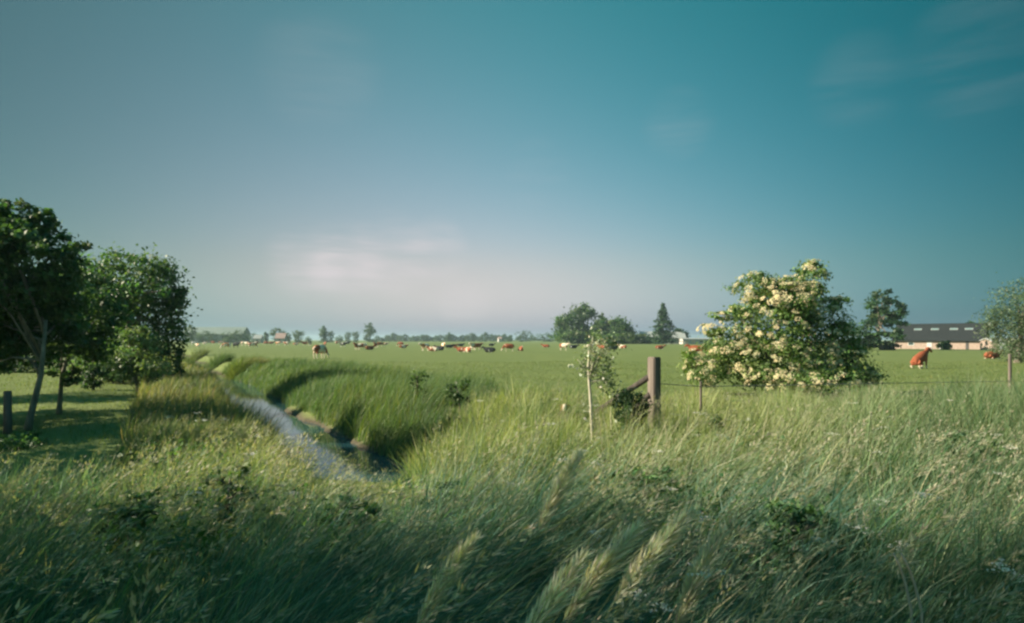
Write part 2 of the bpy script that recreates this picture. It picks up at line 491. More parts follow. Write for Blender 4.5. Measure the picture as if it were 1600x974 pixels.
bank(80000, -5.0, -.55, 36, .42, 1.0, [(.07, .14, .065), (.06, .12, .055), (.1, .17, .07), (.15, .19, .07)], [4, 3, 3, 1], .45,
     'reeds', 'blue green reeds leaning along the far ditch bank', 31)
bank(30000, 1.15, 3.6, 60, .35, .8, [(.11, .16, .08), (.2, .21, .13), (.08, .135, .065), (.28, .27, .19)], [4, 2, 3, 1], .3,
     'bank_grass', 'pale tall grass along the near ditch bank', 33)

# --- short grazed pasture and the mown orchard strip
n = 90000
x, d = sample_fan(n, 5.0, 46, .9, -.35, rng)
px = CX + F * x / d
k = (d > np.interp(px, DMX_X, DMX_Y) - .6) & (ditch_depth(x, d) < .3)
x, d = x[k], d[k]; n = len(x)
H = (.05 + .07 * rng.random(n)) * (.7 + .7 * vnoise(x, d, .7, 41))
W = .007 * (d / 8) ** .7
col = pal(rng, n, [(.13, .175, .05), (.16, .2, .06), (.1, .15, .045), (.22, .22, .09)], [4, 3, 3, .8])
v, q, c = blades(np.stack([x, d, terrain(x, d) - .01], 1), H, W, .5 * rng.normal(size=(n, 2)), rng.random(n) * math.pi, col, 2)
tag(link('pasture_grass', np_mesh('pasture_grass', v, q, c), GRASS), 'short grazed pasture grass', None, None, 'stuff')

# ------------------------------------------------------------------ trees and shrubs
def crown_parts(blobs, n, size, cols, wts, rng, flat=.8, clump=.17, dens=40, aspect=.55, up=.35):
    """blobs: (x,y,z,rx,ry,rz). leaf clumps spread through each blob's volume"""
    A = np.array([b[3] * b[5] + b[4] * b[5] for b in blobs]); A = A / A.sum()
    parts = []; tips = []
    for b, a in zip(blobs, A):
        nb = max(12, int(n * a)); K = max(4, nb // dens)
        u = rng.normal(size=(K, 3)); u /= np.linalg.norm(u, axis=1, keepdims=True)
        rr = (.35 + .7 * rng.random(K) ** .5)[:, None]
        R = np.array(b[3:6]); ctr = np.array(b[:3]) + u * R * rr
        tips.append(ctr)
        idx = rng.integers(0, K, nb)
        sp = clump * (.7 + .6 * rng.random(K))[idx][:, None]
        P = ctr[idx] + rng.normal(size=(nb, 3)) * R * sp * np.array([1, 1, flat])
        nr = u[idx] * .6 + rng.normal(size=(nb, 3)) * .7 + np.array([0, 0, up])
        s = size * (.7 + .6 * rng.random(nb))
        ccol = pal(rng, K, cols, wts, .14)[idx] * (1 + .1 * rng.normal(size=(nb, 1)))
        parts.append(leaves(P, s * 1.25, s * 1.25 * aspect, nr, np.clip(ccol, .005, .9), rng))
    return merge(parts), np.concatenate(tips)

def limb_mesh(base, top, r0, tips, rng, nlimb=8, name='trunk'):
    mb = MB()
    base = Vector(base); top = Vector(top)
    mid = base.lerp(top, .5) + Vector((rng.normal() * .05, rng.normal() * .05, 0)) * (top - base).length
    pts = [base - Vector((0, 0, .08)), base.lerp(mid, .25), mid, top]
    mb.tube(pts, [r0 * 1.35, r0, r0 * .78, r0 * .45], 9)
    if len(tips):
        for j in rng.choice(len(tips), min(nlimb, len(tips)), replace=False):
            t = Vector(tips[j]); f = rng.uniform(.45, .98)
            st = base.lerp(mid, f / .5) if f < .5 else mid.lerp(top, (f - .5) / .5)
            m2 = st.lerp(t, .5) + Vector((0, 0, .12 * (t - st).length))
            mb.tube([st, m2, t], [r0 * .45, r0 * .28, r0 * .08], 6)
    return mb.mesh(name, smooth=True)

def pxblob(px, py, rx, ry, d, dy=0.0, depth=None):
    p = at(px, py, d + dy); m = (d + dy) / F
    return (p[0], p[1], p[2], rx * m, (depth if depth is not None else rx * m), ry * m)

DARK = [(.03, .075, .035), (.045, .1, .04), (.065, .125, .045)]
MID = [(.05, .1, .035), (.075, .135, .04), (.1, .16, .05)]
LIGHT = [(.11, .18, .085), (.15, .22, .1), (.19, .25, .13)]

def tree(name, label, cat, base, blobs, n, size, cols, rng, trunk_r=.1, top=None, nlimb=9, bark=BARK, group=None, wts=(2, 2, 1), **kw):
    root = empty(name, base)
    b0 = np.array(base)
    (v, q, c), tips = crown_parts(blobs, n, size, cols, list(wts), rng, **kw)
    link('crown', np_mesh('crown', v - b0, q, c), LEAF, root)
    if top is None:
        bb = np.array([b[:3] for b in blobs]); top = bb.mean(0)
    link('trunk', limb_mesh((0, 0, 0), np.array(top) - b0, trunk_r, tips - b0, rng, nlimb), bark, root)
    tag(root, label, cat, group)
    return root

R = np.random.default_rng
# left orchard row ---------------------------------------------------
D = 11.0
tree('fruit_tree', 'tall dark fruit tree at the left edge with a leaning grey trunk', 'tree', ground_at(42, D),
     [pxblob(40, 395, 62, 45, D), pxblob(5, 362, 55, 38, D), pxblob(-60, 368, 80, 58, D), pxblob(68, 355, 24, 24, D, .2), pxblob(90, 385, 36, 20, D, -.2),
      pxblob(-10, 460, 80, 50, D, .4), pxblob(60, 455, 62, 40, D, .3), pxblob(-90, 440, 90, 90, D), pxblob(4, 318, 14, 16, D), pxblob(40, 520, 60, 40, D, .6), pxblob(-20, 545, 50, 35, D, .2), pxblob(90, 500, 40, 40, D, .5), pxblob(20, 560, 50, 22, D, 1.2), pxblob(95, 430, 34, 34, D, .1), pxblob(50, 480, 70, 60, D, .9), pxblob(0, 500, 70, 55, D, 1.0), pxblob(62, 348, 14, 18, D), pxblob(25, 345, 30, 26, D)],
     27000, .08, [(.045, .1, .045), (.065, .13, .05), (.09, .155, .055)], R(101), .055, at(72, 500, D), 16, GREYBARK)
D = 13.6
tree('fruit_tree', 'smaller orchard tree with twin crooked trunks beside the mown strip', 'tree', ground_at(92, D),
     [pxblob(100, 520, 48, 42, D), pxblob(140, 540, 36, 36, D, .4), pxblob(70, 480, 50, 40, D, .5), pxblob(155, 490, 36, 40, D, .5), pxblob(120, 455, 50, 40, D, .8), pxblob(105, 580, 25, 18, D)],
     8500, .08, [(.05, .11, .05), (.075, .14, .06), (.1, .165, .075)], R(102), .05, at(112, 530, D), 12, GREYBARK)
D = 19.0
tree('willow_tree', 'broad rounded tree with drooping right side behind the orchard row', 'tree', ground_at(215, D + 4),
     [pxblob(190, 440, 72, 46, D + 4), pxblob(235, 445, 40, 40, D + 4, -.6), pxblob(148, 428, 34, 28, D + 4, -.4), pxblob(270, 480, 22, 36, D + 4), pxblob(200, 500, 80, 60, D + 4, .6),
      pxblob(262, 520, 26, 60, D + 4, .5), pxblob(150, 500, 50, 60, D + 4, .5), pxblob(286, 462, 13, 14, D + 4), pxblob(200, 408, 30, 16, D + 4), pxblob(272, 565, 14, 40, D + 4, .5), pxblob(200, 560, 60, 40, D + 4, 1.2)],
     16000, .12, [(.055, .12, .045), (.08, .15, .05), (.11, .18, .055)], R(103), .16, at(205, 450, D + 4), 14, flat=1.1)
D = 18.5
tree('garden_shrub', 'light green bushy shrub standing beside the mown strip', 'shrub', ground_at(215, D),
     [pxblob(210, 545, 30, 32, D), pxblob(225, 575, 34, 24, D), pxblob(192, 570, 22, 22, D), pxblob(212, 522, 18, 16, D)],
     4200, .085, LIGHT, R(104), .05, None, 10, clump=.2)
tree('round_bush', 'small dark round bush on the mown strip', 'shrub', ground_at(146, 20.0),
     [pxblob(146, 588, 17, 18, 20.0)], 1700, .07, DARK, R(105), .04, None, 8, clump=.2)
tree('round_bush', 'low dark shrub at the foot of the light green bushy shrub', 'shrub', ground_at(178, 23.0),
     [pxblob(180, 582, 16, 14, 23.0), pxblob(165, 588, 12, 10, 23.0)], 1500, .08, DARK, R(106), .04, None, 8, clump=.2)
# clipped hedge behind the orchard
D = 31.0
bl = [pxblob(-330 + 42 * j, 558 + 4 * math.sin(j * 2.1), 34, 24 + 5 * math.sin(j * 1.7), D, .5 * math.sin(j)) for j in range(12)]
tree('hedge', 'dark hedge closing off the orchard behind the tree trunks', 'hedge', ground_at(-60, D), bl, 9000, .13, DARK, R(107), .05, at(-60, 560, D), 30, clump=.22)
# orchard trees of the same row just outside the frame: their shade falls over the verge
for (tx, ty, hh, sd, lb) in ((-8.2, 2.6, 4.2, 108, 'orchard tree nearest the verge, just outside the frame'),
                             (-10.2, 1.0, 8.6, 109, 'taller orchard tree beside the verge, outside the frame'),
                             (-10.9, 7.6, 4.2, 110, 'orchard tree standing left of the leaning fruit tree'),
                             (-14.2, 12.6, 3.6, 111, 'orchard tree shading the mown strip, outside the frame'),
                             (-17.5, 17.2, 3.8, 112, 'farther orchard tree shading the mown strip, outside the frame'),
                             (-12.4, 10.2, 3.3, 113, 'low orchard tree beside the mown strip, outside the frame'),
                             (-9.4, 5.0, 3.3, 114, 'orchard tree between the verge and the leaning fruit tree, outside the frame')):
    g = R(sd); bs = []; cr = 1.0 if hh < 7 else 1.5
    for j in range(7):
        bs.append((tx + g.normal() * .6, ty + g.normal() * .6, hh * g.uniform(.5, .85), cr, cr, hh * .17))
    tree('fruit_tree', lb, 'tree', (tx, ty, 0), bs, 7000, .11, DARK, g, .1, (tx, ty, hh * .7), 10)

# flowering elder -------------------------------------------------------
D = 19.0
g = R(120)
eb = [pxblob(1205, 508, 56, 48, D), pxblob(1182, 447, 34, 22, D, .2), pxblob(1266, 436, 24, 26, D, .2), pxblob(1230, 468, 40, 26, D, -.4), pxblob(1284, 505, 40, 36, D),
      pxblob(1140, 548, 40, 30, D, -.2), pxblob(1102, 578, 34, 24, D, -.3), pxblob(1200, 565, 70, 38, D, -.3), pxblob(1285, 562, 56, 36, D, .1), pxblob(1330, 585, 40, 20, D, -.1),
      pxblob(1128, 494, 20, 8, D), pxblob(1112, 515, 22, 9, D, -.3), pxblob(1168, 482, 26, 20, D), pxblob(1318, 522, 22, 18, D), pxblob(1245, 592, 90, 20, D, -.5), pxblob(1302, 474, 22, 10, D), pxblob(1224, 452, 26, 22, D), pxblob(1250, 470, 34, 30, D, -.2), pxblob(1274, 415, 12, 9, D, .1), pxblob(1330, 548, 24, 12, D), pxblob(1085, 560, 16, 14, D, -.4)]
eb0 = ground_at(1225, D)
root = empty('elder_bush', eb0)
tag(root, 'large elder bush covered in flat cream flower heads by the fence', 'shrub')
(v, q, c), tips = crown_parts(eb, 36000, .076, [(.065, .135, .04), (.11, .185, .055), (.15, .225, .065), (.19, .25, .08)], [2, 3, 2, 1], g, dens=34, clump=.19)
link('crown', np_mesh('crown', v - eb0, q, c), LEAF, root)
mb = MB()
for j in range(7):
    t = Vector(tips[g.integers(0, len(tips))] - eb0); s0 = Vector((g.normal() * .35, g.normal() * .25, -.05))
    mb.tube([s0, s0.lerp(t, .5) + Vector((0, 0, .3)), t], [.07, .045, .015], 7)
link('trunk', mb.mesh('trunk', True), BARK, root)
fl = []
for b in eb:
    k = int(5 + 72 * b[3] * b[5])
    u = g.normal(size=(k, 3)); u[:, 1] -= .55; u[:, 0] -= .15; u[:, 2] += .3; u /= np.linalg.norm(u, axis=1, keepdims=True)
    P = np.array(b[:3]) + u * np.array(b[3:6]) * g.uniform(.9, 1.16, (k, 1))
    for p, uu in zip(P, u):
        r = g.uniform(.07, .14); nn = uu * .7 + np.array([-.1, -.1, .6]) + g.normal(size=3) * .15
        nn /= np.linalg.norm(nn); kk = 34
        a = np.cross(nn, [0, 1, .3]); a /= np.linalg.norm(a); bb = np.cross(nn, a)
        th = g.random(kk) * 6.28; ra = r * g.random(kk) ** .5
        pp = p + a * (np.cos(th) * ra)[:, None] + bb * (np.sin(th) * ra)[:, None] - nn * (ra ** 2 * 2.5)[:, None]
        fl.append(leaves(pp, np.full(kk, .046), np.full(kk, .042), nn + g.normal(size=(kk, 3)) * .3, pal(g, kk, [(.56, .5, .3), (.62, .56, .36)], [1, 1], .06), g, .05))
v, q, c = merge(fl)
link('blossoms', np_mesh('blossoms', v - eb0, q, c), PETAL, root)

# mid-distance trees ---------------------------------------------------
def mtree(name, label, px, d, blobs, n, size, cols, seed, r=.3, cat='tree', group=None, **kw):
    return tree(name, label, cat, ground_at(px, d), [pxblob(*b[:4], d, b[4] if len(b) > 4 else 0) for b in blobs], n, size, cols, R(seed), r, None, 7, BARK, group, **kw)
mtree('broadleaf_tree', 'dark open crowned tree standing at the left end of the long barn', 1378, 98,
      [(1380, 478, 26, 22), (1362, 488, 22, 10), (1398, 490, 22, 14), (1378, 512, 30, 16), (1402, 508, 18, 12), (1372, 530, 30, 14), (1350, 530, 22, 14), (1384, 462, 14, 10), (1340, 524, 24, 20)], 4200, .42, DARK, 131, .28, clump=.16)
mtree('willow_tree', 'soft grey green tree cut off by the right edge of the photo', 1590, 44,
      [(1592, 490, 40, 40, 0), (1612, 470, 46, 36, 0), (1578, 520, 34, 32, 0), (1610, 530, 56, 36, 0), (1556, 512, 13, 20, 0), (1660, 500, 60, 60, .5), (1590, 548, 34, 16, 0)], 15000, .12,
      [(.08, .12, .065), (.1, .145, .08), (.07, .11, .055)], 132, .22, clump=.2)
D = 250
mtree('broadleaf_tree', 'large rounded tree with a spiky top at the left of the farm trees', 905, 252,
      [(893, 505, 22, 22), (910, 498, 18, 20), (882, 515, 14, 20), (911, 484, 6, 9), (905, 522, 30, 12), (920, 515, 14, 18), (887, 496, 8, 8), (890, 528, 24, 9), (915, 530, 24, 8)], 6500, .85, MID, 133, .5, clump=.2)
mtree('broadleaf_tree', 'rounded bright green tree in the middle of the farm trees', 958, 246,
      [(960, 512, 22, 18), (975, 518, 16, 16), (945, 520, 20, 14), (958, 528, 34, 8), (950, 508, 12, 10), (950, 530, 26, 7), (976, 530, 20, 7)], 6000, .8, MID, 134, .45, clump=.2)
mtree('broadleaf_tree', 'thin pale tree rising between the two large farm trees', 938, 262,
      [(938, 500, 5, 8), (942, 494, 3, 6), (934, 508, 8, 10), (940, 520, 9, 10)], 700, .9, [(.07, .11, .05), (.09, .13, .06)], 135, .3, wts=(1, 1), clump=.2)
mtree('farm_shrub', 'low olive shrub in front of the pale farmhouse', 990, 238,
      [(985, 530, 16, 9), (1000, 531, 10, 8), (972, 532, 12, 7)], 1500, .85, [(.085, .125, .05), (.06, .1, .04)], 136, .2, 'shrub', wts=(1, 1), clump=.22)
mtree('farm_shrub', 'dark shrub against the wall of the pale farmhouse', 1004, 236,
      [(1006, 534, 10, 5), (1012, 531, 6, 6)], 700, .8, DARK, 137, .15, 'shrub', clump=.22)
mtree('farm_shrub', 'dark rounded tree at the right end of the pale farmhouse', 1065, 244,
      [(1064, 521, 9, 10), (1066, 528, 11, 9)], 1100, .85, DARK, 138, .25, clump=.22)
mtree('farm_shrub', 'small bush growing against the brick wall of the long barn', 1474, 101,
      [(1474, 541, 9, 6), (1478, 536, 6, 5)], 900, .3, MID, 139, .08, 'shrub', clump=.22)
mtree('farm_shrub', 'dark low bush between the long barn and the dark tree', 1394, 99,
      [(1394, 542, 9, 5), (1384, 543, 10, 4)], 900, .3, DARK, 140, .08, 'shrub', clump=.22)
mtree('broadleaf_tree', 'tree top showing over the ridge of the long barn', 1523, 150,
      [(1523, 505, 7, 6), (1523, 520, 12, 12)], 700, .5, DARK, 141, .25, clump=.22)

# conifer by the farmhouse: tiers of drooping boughs
def conifer(name, label, px, d, top_py, half_px):
    g = R(150); base = ground_at(px, d); h = at(px, top_py, d)[2]; rad = half_px * d / F
    P, Nn = [], []
    for t in np.linspace(.08, .97, 15):
        k = int(7 + 10 * (1 - t)); rr = rad * (1 - t) ** .75 * g.uniform(.8, 1.2)
        for a in g.random(k) * 6.28:
            L = rr * g.uniform(.6, 1.15); m = 14
            f = g.random(m) ** .7
            pt = np.stack([np.cos(a) * L * f, np.sin(a) * L * f, h * t - .28 * L * f ** 1.5 + .12 * L * f], 1) + g.normal(size=(m, 3)) * .22
            P.append(pt); Nn.append(np.tile([np.cos(a) * .4, np.sin(a) * .4, .8], (m, 1)))
    P = np.concatenate(P); Nn = np.concatenate(Nn); n = len(P)
    root = empty(name, base)
    v, q, c = leaves(P, np.full(n, 1.05), np.full(n, .55), Nn + g.normal(size=(n, 3)) * .45, pal(g, n, [(.03, .07, .035), (.045, .09, .04)], [1, 1]), g)
    link('crown', np_mesh('crown', v, q, c), LEAF, root)
    link('trunk', MB().tube([(0, 0, -.1), (0, 0, h * .5), (0, 0, h * .97)], [.28, .18, .04], 8).mesh('trunk', True), BARK, root)
    tag(root, label, 'tree')
conifer('conifer_tree', 'tall layered conifer standing in front of the pale farmhouse', 1036, 226, 475, 27)

# distant tree line -----------------------------------------------------
def far_proto(kind, seed):
    g = R(seed)
    if kind == 'round': bl = [(0, 0, .62, .42, .42, .32), (-.22, .1, .5, .28, .3, .24), (.25, 0, .52, .28, .3, .24), (.05, 0, .82, .2, .2, .15), (0, 0, .22, .36, .36, .2), (.2, 0, .12, .3, .3, .12), (-.2, 0, .12, .3, .3, .12)]
    elif kind == 'tall': bl = [(0, 0, .62, .2, .2, .3), (.06, 0, .85, .12, .12, .14), (-.08, 0, .45, .22, .2, .25), (.05, 0, .2, .2, .2, .18), (0, 0, .1, .22, .22, .12)]
    elif kind == 'wide': bl = [(-.6, 0, .5, .5, .4, .34), (.1, 0, .58, .55, .4, .38), (.7, 0, .48, .45, .4, .34), (0, 0, .2, 1.0, .4, .2), (.5, 0, .15, .6, .4, .16), (-.5, 0, .15, .6, .4, .16)]
    else: bl = [(0, 0, .4, .5, .5, .38), (.35, 0, .32, .4, .4, .3), (-.35, 0, .3, .42, .4, .28), (0, 0, .12, .7, .5, .14)]
    (v, q, c), tips = crown_parts(bl, 1300 if kind != 'wide' else 2200, .07, [(.045, .085, .045), (.06, .105, .05), (.075, .12, .055)], [1, 1, 1], g, clump=.22, dens=26)
    tr = MB().tube([(0, 0, -.02), (0, 0, .3), (0, 0, .6)], [.035, .028, .012], 6)
    me = tr.mesh('t'); tv = np.array([w.co[:] for w in me.vertices]); tq = np.array([p.vertices[:] for p in me.polygons if len(p.vertices) == 4])
    v2 = np.concatenate([v, tv]); q2 = np.concatenate([q, tq + len(v)])
    mi = np.concatenate([np.zeros(len(q)), np.ones(len(tq))])
    out = np_mesh('distant_' + kind, v2, q2, np.concatenate([c, np.full((len(tv), 3), .1)]), matidx=mi)
    out.materials.append(LEAF); out.materials.append(BARK)
    bpy.data.meshes.remove(me)
    return out
PROTO = {kd: [far_proto(kd, 160 + 7 * i + j) for j in range(3)] for i, kd in enumerate(('round', 'tall', 'wide', 'bush'))}
def far_tree(name, label, kind, px, d, top_py, wpx, seed, group=None, cat='tree'):
    g = R(seed); me = PROTO[kind][seed % 3]
    o = link(name, me); b = ground_at(px, d)
    h = EYE - (top_py - HY) / F * d
    w = wpx * d / F / {'round': .95, 'tall': .46, 'wide': 2.2, 'bush': 1.45}[kind]
    o.location = b; o.scale = (w, w, h); o.rotation_euler = (0, 0, 0 if kind == 'wide' else g.random() * 6.28)
    tag(o, label, cat, group)
    return o
FAR = [
 ('dark_hedge_tree', 'dark trees in a thick clump before the far green barn at left', 'wide', 318, 300, 517, 44, 1),
 ('dark_hedge_tree', 'dark rounded clump right of the far green barn', 'wide', 368, 296, 514, 40, 2),
 ('distant_tree', 'dark tree beside the willow at the left end of the horizon', 'round', 297, 280, 506, 16, 3),
 ('distant_tree', 'low tapering tree left of the pink cottage', 'round', 396, 330, 520, 12, 4),
 ('distant_tree', 'narrow dark tree just left of the pink cottage', 'tall', 416, 320, 519, 8, 5),
 ('distant_tree', 'large round headed tree behind the small pink cottage', 'round', 434, 330, 511, 22, 6),
 ('distant_tree', 'small tree right of the pink cottage', 'tall', 450, 320, 520, 9, 7),
 ('distant_tree', 'ball shaped tree standing right of the pink cottage', 'round', 466, 320, 515, 19, 8),
 ('distant_bush', 'low bush between the ball shaped tree and the slim tree', 'bush', 482, 380, 524, 14, 9),
 ('distant_tree', 'slim tree with a pointed top above the rear view cow', 'tall', 506, 380, 509, 12, 10),
 ('distant_tree', 'rounded tree leaning on the slim pointed tree', 'round', 516, 380, 516, 12, 11),
 ('distant_bush', 'dark low bush right of the slim pointed tree', 'bush', 530, 390, 522, 18, 12),
 ('distant_tree', 'small dark tree left of the tall leafy tree', 'round', 543, 400, 518, 11, 13),
 ('distant_tree', 'dark tree touching the tall leafy tree on its left', 'round', 556, 400, 517, 12, 14),
 ('distant_tree', 'tall leafy tree standing highest on the left horizon', 'round', 577, 400, 503, 20, 15),
 ('distant_bush', 'low bush at the right foot of the tall leafy tree', 'bush', 589, 405, 522, 14, 16),
 ('distant_tree', 'taller dark tree rising from the middle of the tree line', 'tall', 702, 520, 519, 8, 40),
 ('distant_wood', 'rounded wood at the right end of the tree line', 'wide', 818, 480, 515, 26, 41),
 ('distant_wood', 'long low wood running from the rounded wood to the farm trees', 'wide', 850, 470, 520, 44, 42),
 ('distant_bush', 'low dark bush at the left end of the rounded wood', 'bush', 796, 500, 524, 14, 43),
]
for nm, lb, kd, px_, d_, tp, wp, sd in FAR:
    far_tree(nm, lb, kd, px_, d_, tp, wp, sd, cat='bush' if 'bush' in nm else ('hedge' if 'hedge' in nm else ('wood' if 'wood' in nm else 'tree')))
g = R(77)
for j in range(34):
    pxj = 598 + j * 6.0 + g.normal() * 1.0
    far_tree('distant_tree', 'small dark tree in the even far row along the horizon', 'round' if j % 3 else 'tall', pxj, 540 + g.normal() * 12, 523.5 + 1.6 * g.normal(), 8 + g.random() * 4, 200 + j, 'even row of small far trees')

# small plants ----------------------------------------------------------
# young tree tied to its pale stake
D = 7.6; g = R(170)
b0 = ground_at(926, D)
root = empty('sapling', b0); tag(root, 'young silvery tree with a pale straight stem in the tall grass', 'young tree')
(v, q, c), tips = crown_parts([pxblob(938, 545, 24, 18, D), pxblob(945, 575, 16, 26, D), pxblob(912, 570, 12, 20, D), pxblob(934, 530, 14, 10, D), pxblob(950, 600, 12, 16, D), pxblob(955, 540, 9, 10, D)],
                              900, .038, [(.16, .21, .13), (.26, .3, .2), (.12, .17, .09)], [2, 2, 1], g, clump=.3, dens=8, aspect=.4)
link('crown', np_mesh('crown', v - b0, q, c), LEAF, root)
mb = MB()
s = [at(927, 745, D) - b0, at(926, 690, D) - b0, at(923, 630, D) - b0, at(919, 575, D) - b0, at(920, 548, D) - b0]
mb.tube(s, [.023, .021, .018, .014, .008], 8)
for j in g.choice(len(tips), 16, replace=False):
    t = tips[j] - b0; st = Vector(s[3]).lerp(Vector(s[2]), g.random() * .6)
    mb.tube([st, st.lerp(Vector(t), .5) + Vector((0, 0, .04)), t], [.008, .006, .003], 5)
link('trunk', mb.mesh('trunk', True), PALEBARK, root)
fp = tips[g.integers(0, len(tips), 46)] + g.normal(size=(46, 3)) * .05
k = len(fp)
extra = np.array([at(893 + g.normal() * 3, 573, D) for _ in range(6)] + [at(912, 632, D), at(916, 655, D), at(914, 658, D), at(960, 660, D), at(956, 644, D)])
fp = np.concatenate([fp, extra + g.normal(size=extra.shape) * .012]); k = len(fp)
v, q, c = leaves(fp, np.full(k, .045), np.full(k, .036), g.normal(size=(k, 3)) + np.array([-.5, -.8, .5]), pal(g, k, [(.62, .62, .5), (.5, .52, .4)], [1, 1], .08), g)
link('blossoms', np_mesh('blossoms', v - b0, q, c), PETAL, root)

def shrub(name, label, px, py, rx, ry, d, n, size, cols, seed, cat='plant'):
    b = ground_at(px, d)
    tree(name, label, cat, b, [pxblob(px, py, rx, ry, d), pxblob(px + rx * .5, py + ry * .4, rx * .7, ry * .7, d), pxblob(px - rx * .5, py + ry * .5, rx * .7, ry * .7, d)] + [pxblob(px, yy, rx * .8, ry * .7, d) for yy in np.arange(py + ry, HY + (EYE - b[2]) / d * F, ry * .8)],
         n, size, cols, R(seed), .02, tuple(at(px, py, d)), 8, clump=.22, aspect=.5)
shrub('bramble_bush', 'very dark bramble at the foot of the wooden post', 984, 630, 25, 24, 8.0, 2600, .042, [(.018, .045, .02), (.03, .065, .028)] + [(.04, .085, .03)], 171, 'shrub')
shrub('dock_plant', 'dark leafy plant standing above the reeds at the pasture edge', 652, 588, 15, 9, 13.6, 420, .06, MID, 172)
shrub('dock_plant', 'dark leafy plant in the yellow grass right of the reeds', 714, 606, 16, 22, 12.0, 620, .055, MID, 173)
shrub('dock_plant', 'dark weed growing beside the calf in the grass', 852, 632, 10, 14, 10.8, 300, .06, DARK, 174)
shrub('dock_plant', 'broad leaved dark plant in the grass below the water end', 360, 748, 36, 18, 4.4, 500, .045, MID, 175)
shrub('nettle_patch', 'dark nettle clump in the grass at right below the elder', 1120, 655, 12, 14, 8.0, 500, .05, DARK, 176)

WEED = [(.05, .12, .05), (.07, .15, .06), (.1, .18, .075)]
shrub('nettle_clump', 'dark weed clump at the foot of the leaning fruit tree', 30, 692, 40, 14, 9.4, 1300, .05, WEED, 301)
shrub('nettle_clump', 'leafy weed clump right of the water end in the verge', 690, 770, 34, 16, 4.6, 900, .042, WEED, 302)
shrub('nettle_clump', 'leafy weed clump below the water end in the verge', 545, 792, 44, 18, 4.0, 1100, .042, WEED, 303)
shrub('nettle_clump', 'leafy weed clump in the grass at the left below the mown strip', 205, 790, 50, 18, 4.1, 1100, .042, WEED, 304)
shrub('nettle_clump', 'leafy weed clump in the right foreground beside the broad bladed clump', 1240, 800, 46, 18, 3.7, 1100, .04, WEED, 305)
shrub('nettle_clump', 'leafy weed clump in the grass below the wooden post', 1010, 735, 40, 16, 5.0, 900, .042, WEED, 306)
shrub('nettle_clump', 'weed clump rising at the right edge below the thin post', 1520, 690, 40, 18, 6.2, 1000, .05, WEED, 307)
# white umbels standing in the verge
g = R(310); parts = []
for _ in range(70):
    di = 2.2 + 6.5 * g.random() ** 1.3; xi = g.uniform(-.75, .8) * di
    pxi = CX + F * xi / di
    if 430 < pxi < 700 or pxi < 240: continue
    hh = min(g.uniform(.6, .95), EYE - (np.interp(pxi, SIL_X, SIL_Y) - 10 - HY) / F * di)
    p_ = np.array([xi, di, 0.]); ln_ = np.array([.15 + .15 * g.random(), .1 * g.normal()])
    parts.append(blades(p_[None], np.array([hh]), np.array([.005]), ln_[None], np.array([.3]), np.array([[.16, .22, .11]]), 4))
    tp = p_ + np.array([ln_[0] * hh, ln_[1] * hh, hh * (1 - .3 * np.hypot(*ln_))])
    for _k in range(7):
        c_ = tp + np.append(g.normal(size=2) * .03, g.normal() * .006); m_ = 9
        parts.append(leaves(c_ + g.normal(size=(m_, 3)) * np.array([.009, .009, .003]), np.full(m_, .009), np.full(m_, .008), np.tile([0, -.3, 1.], (m_, 1)) + .4 * g.normal(size=(m_, 3)), pal(g, m_, [(.55, .55, .48)], [1], .08), g, .05))
v, q, c = merge(parts)
tag(link('umbel_flowers', np_mesh('umbel_flowers', v, q, c), PETAL), 'small white umbel flowers scattered through the verge', None, None, 'stuff')

# grass tussocks along the far part of the ditch
def tussock(label, px, py, rx, ry, d, n, cols, seed):
    g = R(seed); b = ground_at(px, d); z0 = b[2]
    rm = rx * d / F; hm = (EYE - (py - ry - HY) / F * d) - z0
    th = g.random(n) * 6.28; rr = rm * g.random(n) ** .55
    P = np.stack([np.cos(th) * rr, np.sin(th) * rr, np.zeros(n)], 1)
    P[:, 2] = terrain(P[:, 0] + b[0], P[:, 1] + b[1]) - z0 - .03
    H = hm * np.sqrt(np.clip(1 - (rr / rm) ** 2 * .8, .1, 1)) * g.uniform(.6, 1.1, n)
    lean = np.stack([np.cos(th) * rr / rm * .7 + .15 + .25 * g.normal(size=n), np.sin(th) * rr / rm * .7 + .25 * g.normal(size=n)], 1)
    v, q, c = blades(P, H, np.full(n, .012 * (d / 12) ** .6), lean, g.random(n) * math.pi, pal(g, n, cols, [1] * len(cols)), 3)
    o = link('grass_tussock', np_mesh('grass_tussock', v, q, c), GRASS, None, tuple(b))
    tag(o, label, 'grass tussock')
YG = [(.14, .19, .05), (.18, .22, .07), (.11, .16, .045)]
tussock('pale yellow green rounded tussock on the right bank of the ditch bend', 372, 575, 16, 22, 36, 1500, YG, 181)
tussock('straw topped tussock right of the yellow green tussock on the ditch bank', 402, 572, 20, 18, 36.5, 1500, [(.2, .2, .1), (.28, .25, .15), (.12, .16, .06)], 182)
tussock('dark green bushy tussock beyond the yellow green one by the water', 338, 563, 22, 14, 46, 1500, [(.07, .12, .05), (.09, .15, .055)], 183)
tussock('green tussock on the left bank where the water narrows', 302, 570, 18, 16, 40, 1400, [(.08, .13, .05), (.11, .16, .06)], 184)
tussock('pale tussock far along the ditch beside the drooping tree', 306, 549, 16, 9, 66, 900, [(.15, .18, .08), (.1, .14, .05)], 185)
tussock('broad dark green tussock on the left bank in front of the drooping tree', 262, 592, 34, 20, 26, 2200, [(.06, .1, .045), (.1, .14, .06), (.17, .18, .1)], 186)
tussock('tall straw coloured tussock on the left bank nearest the mown strip', 292, 632, 30, 30, 17, 2200, [(.18, .2, .08), (.25, .24, .12), (.1, .15, .05)], 187)
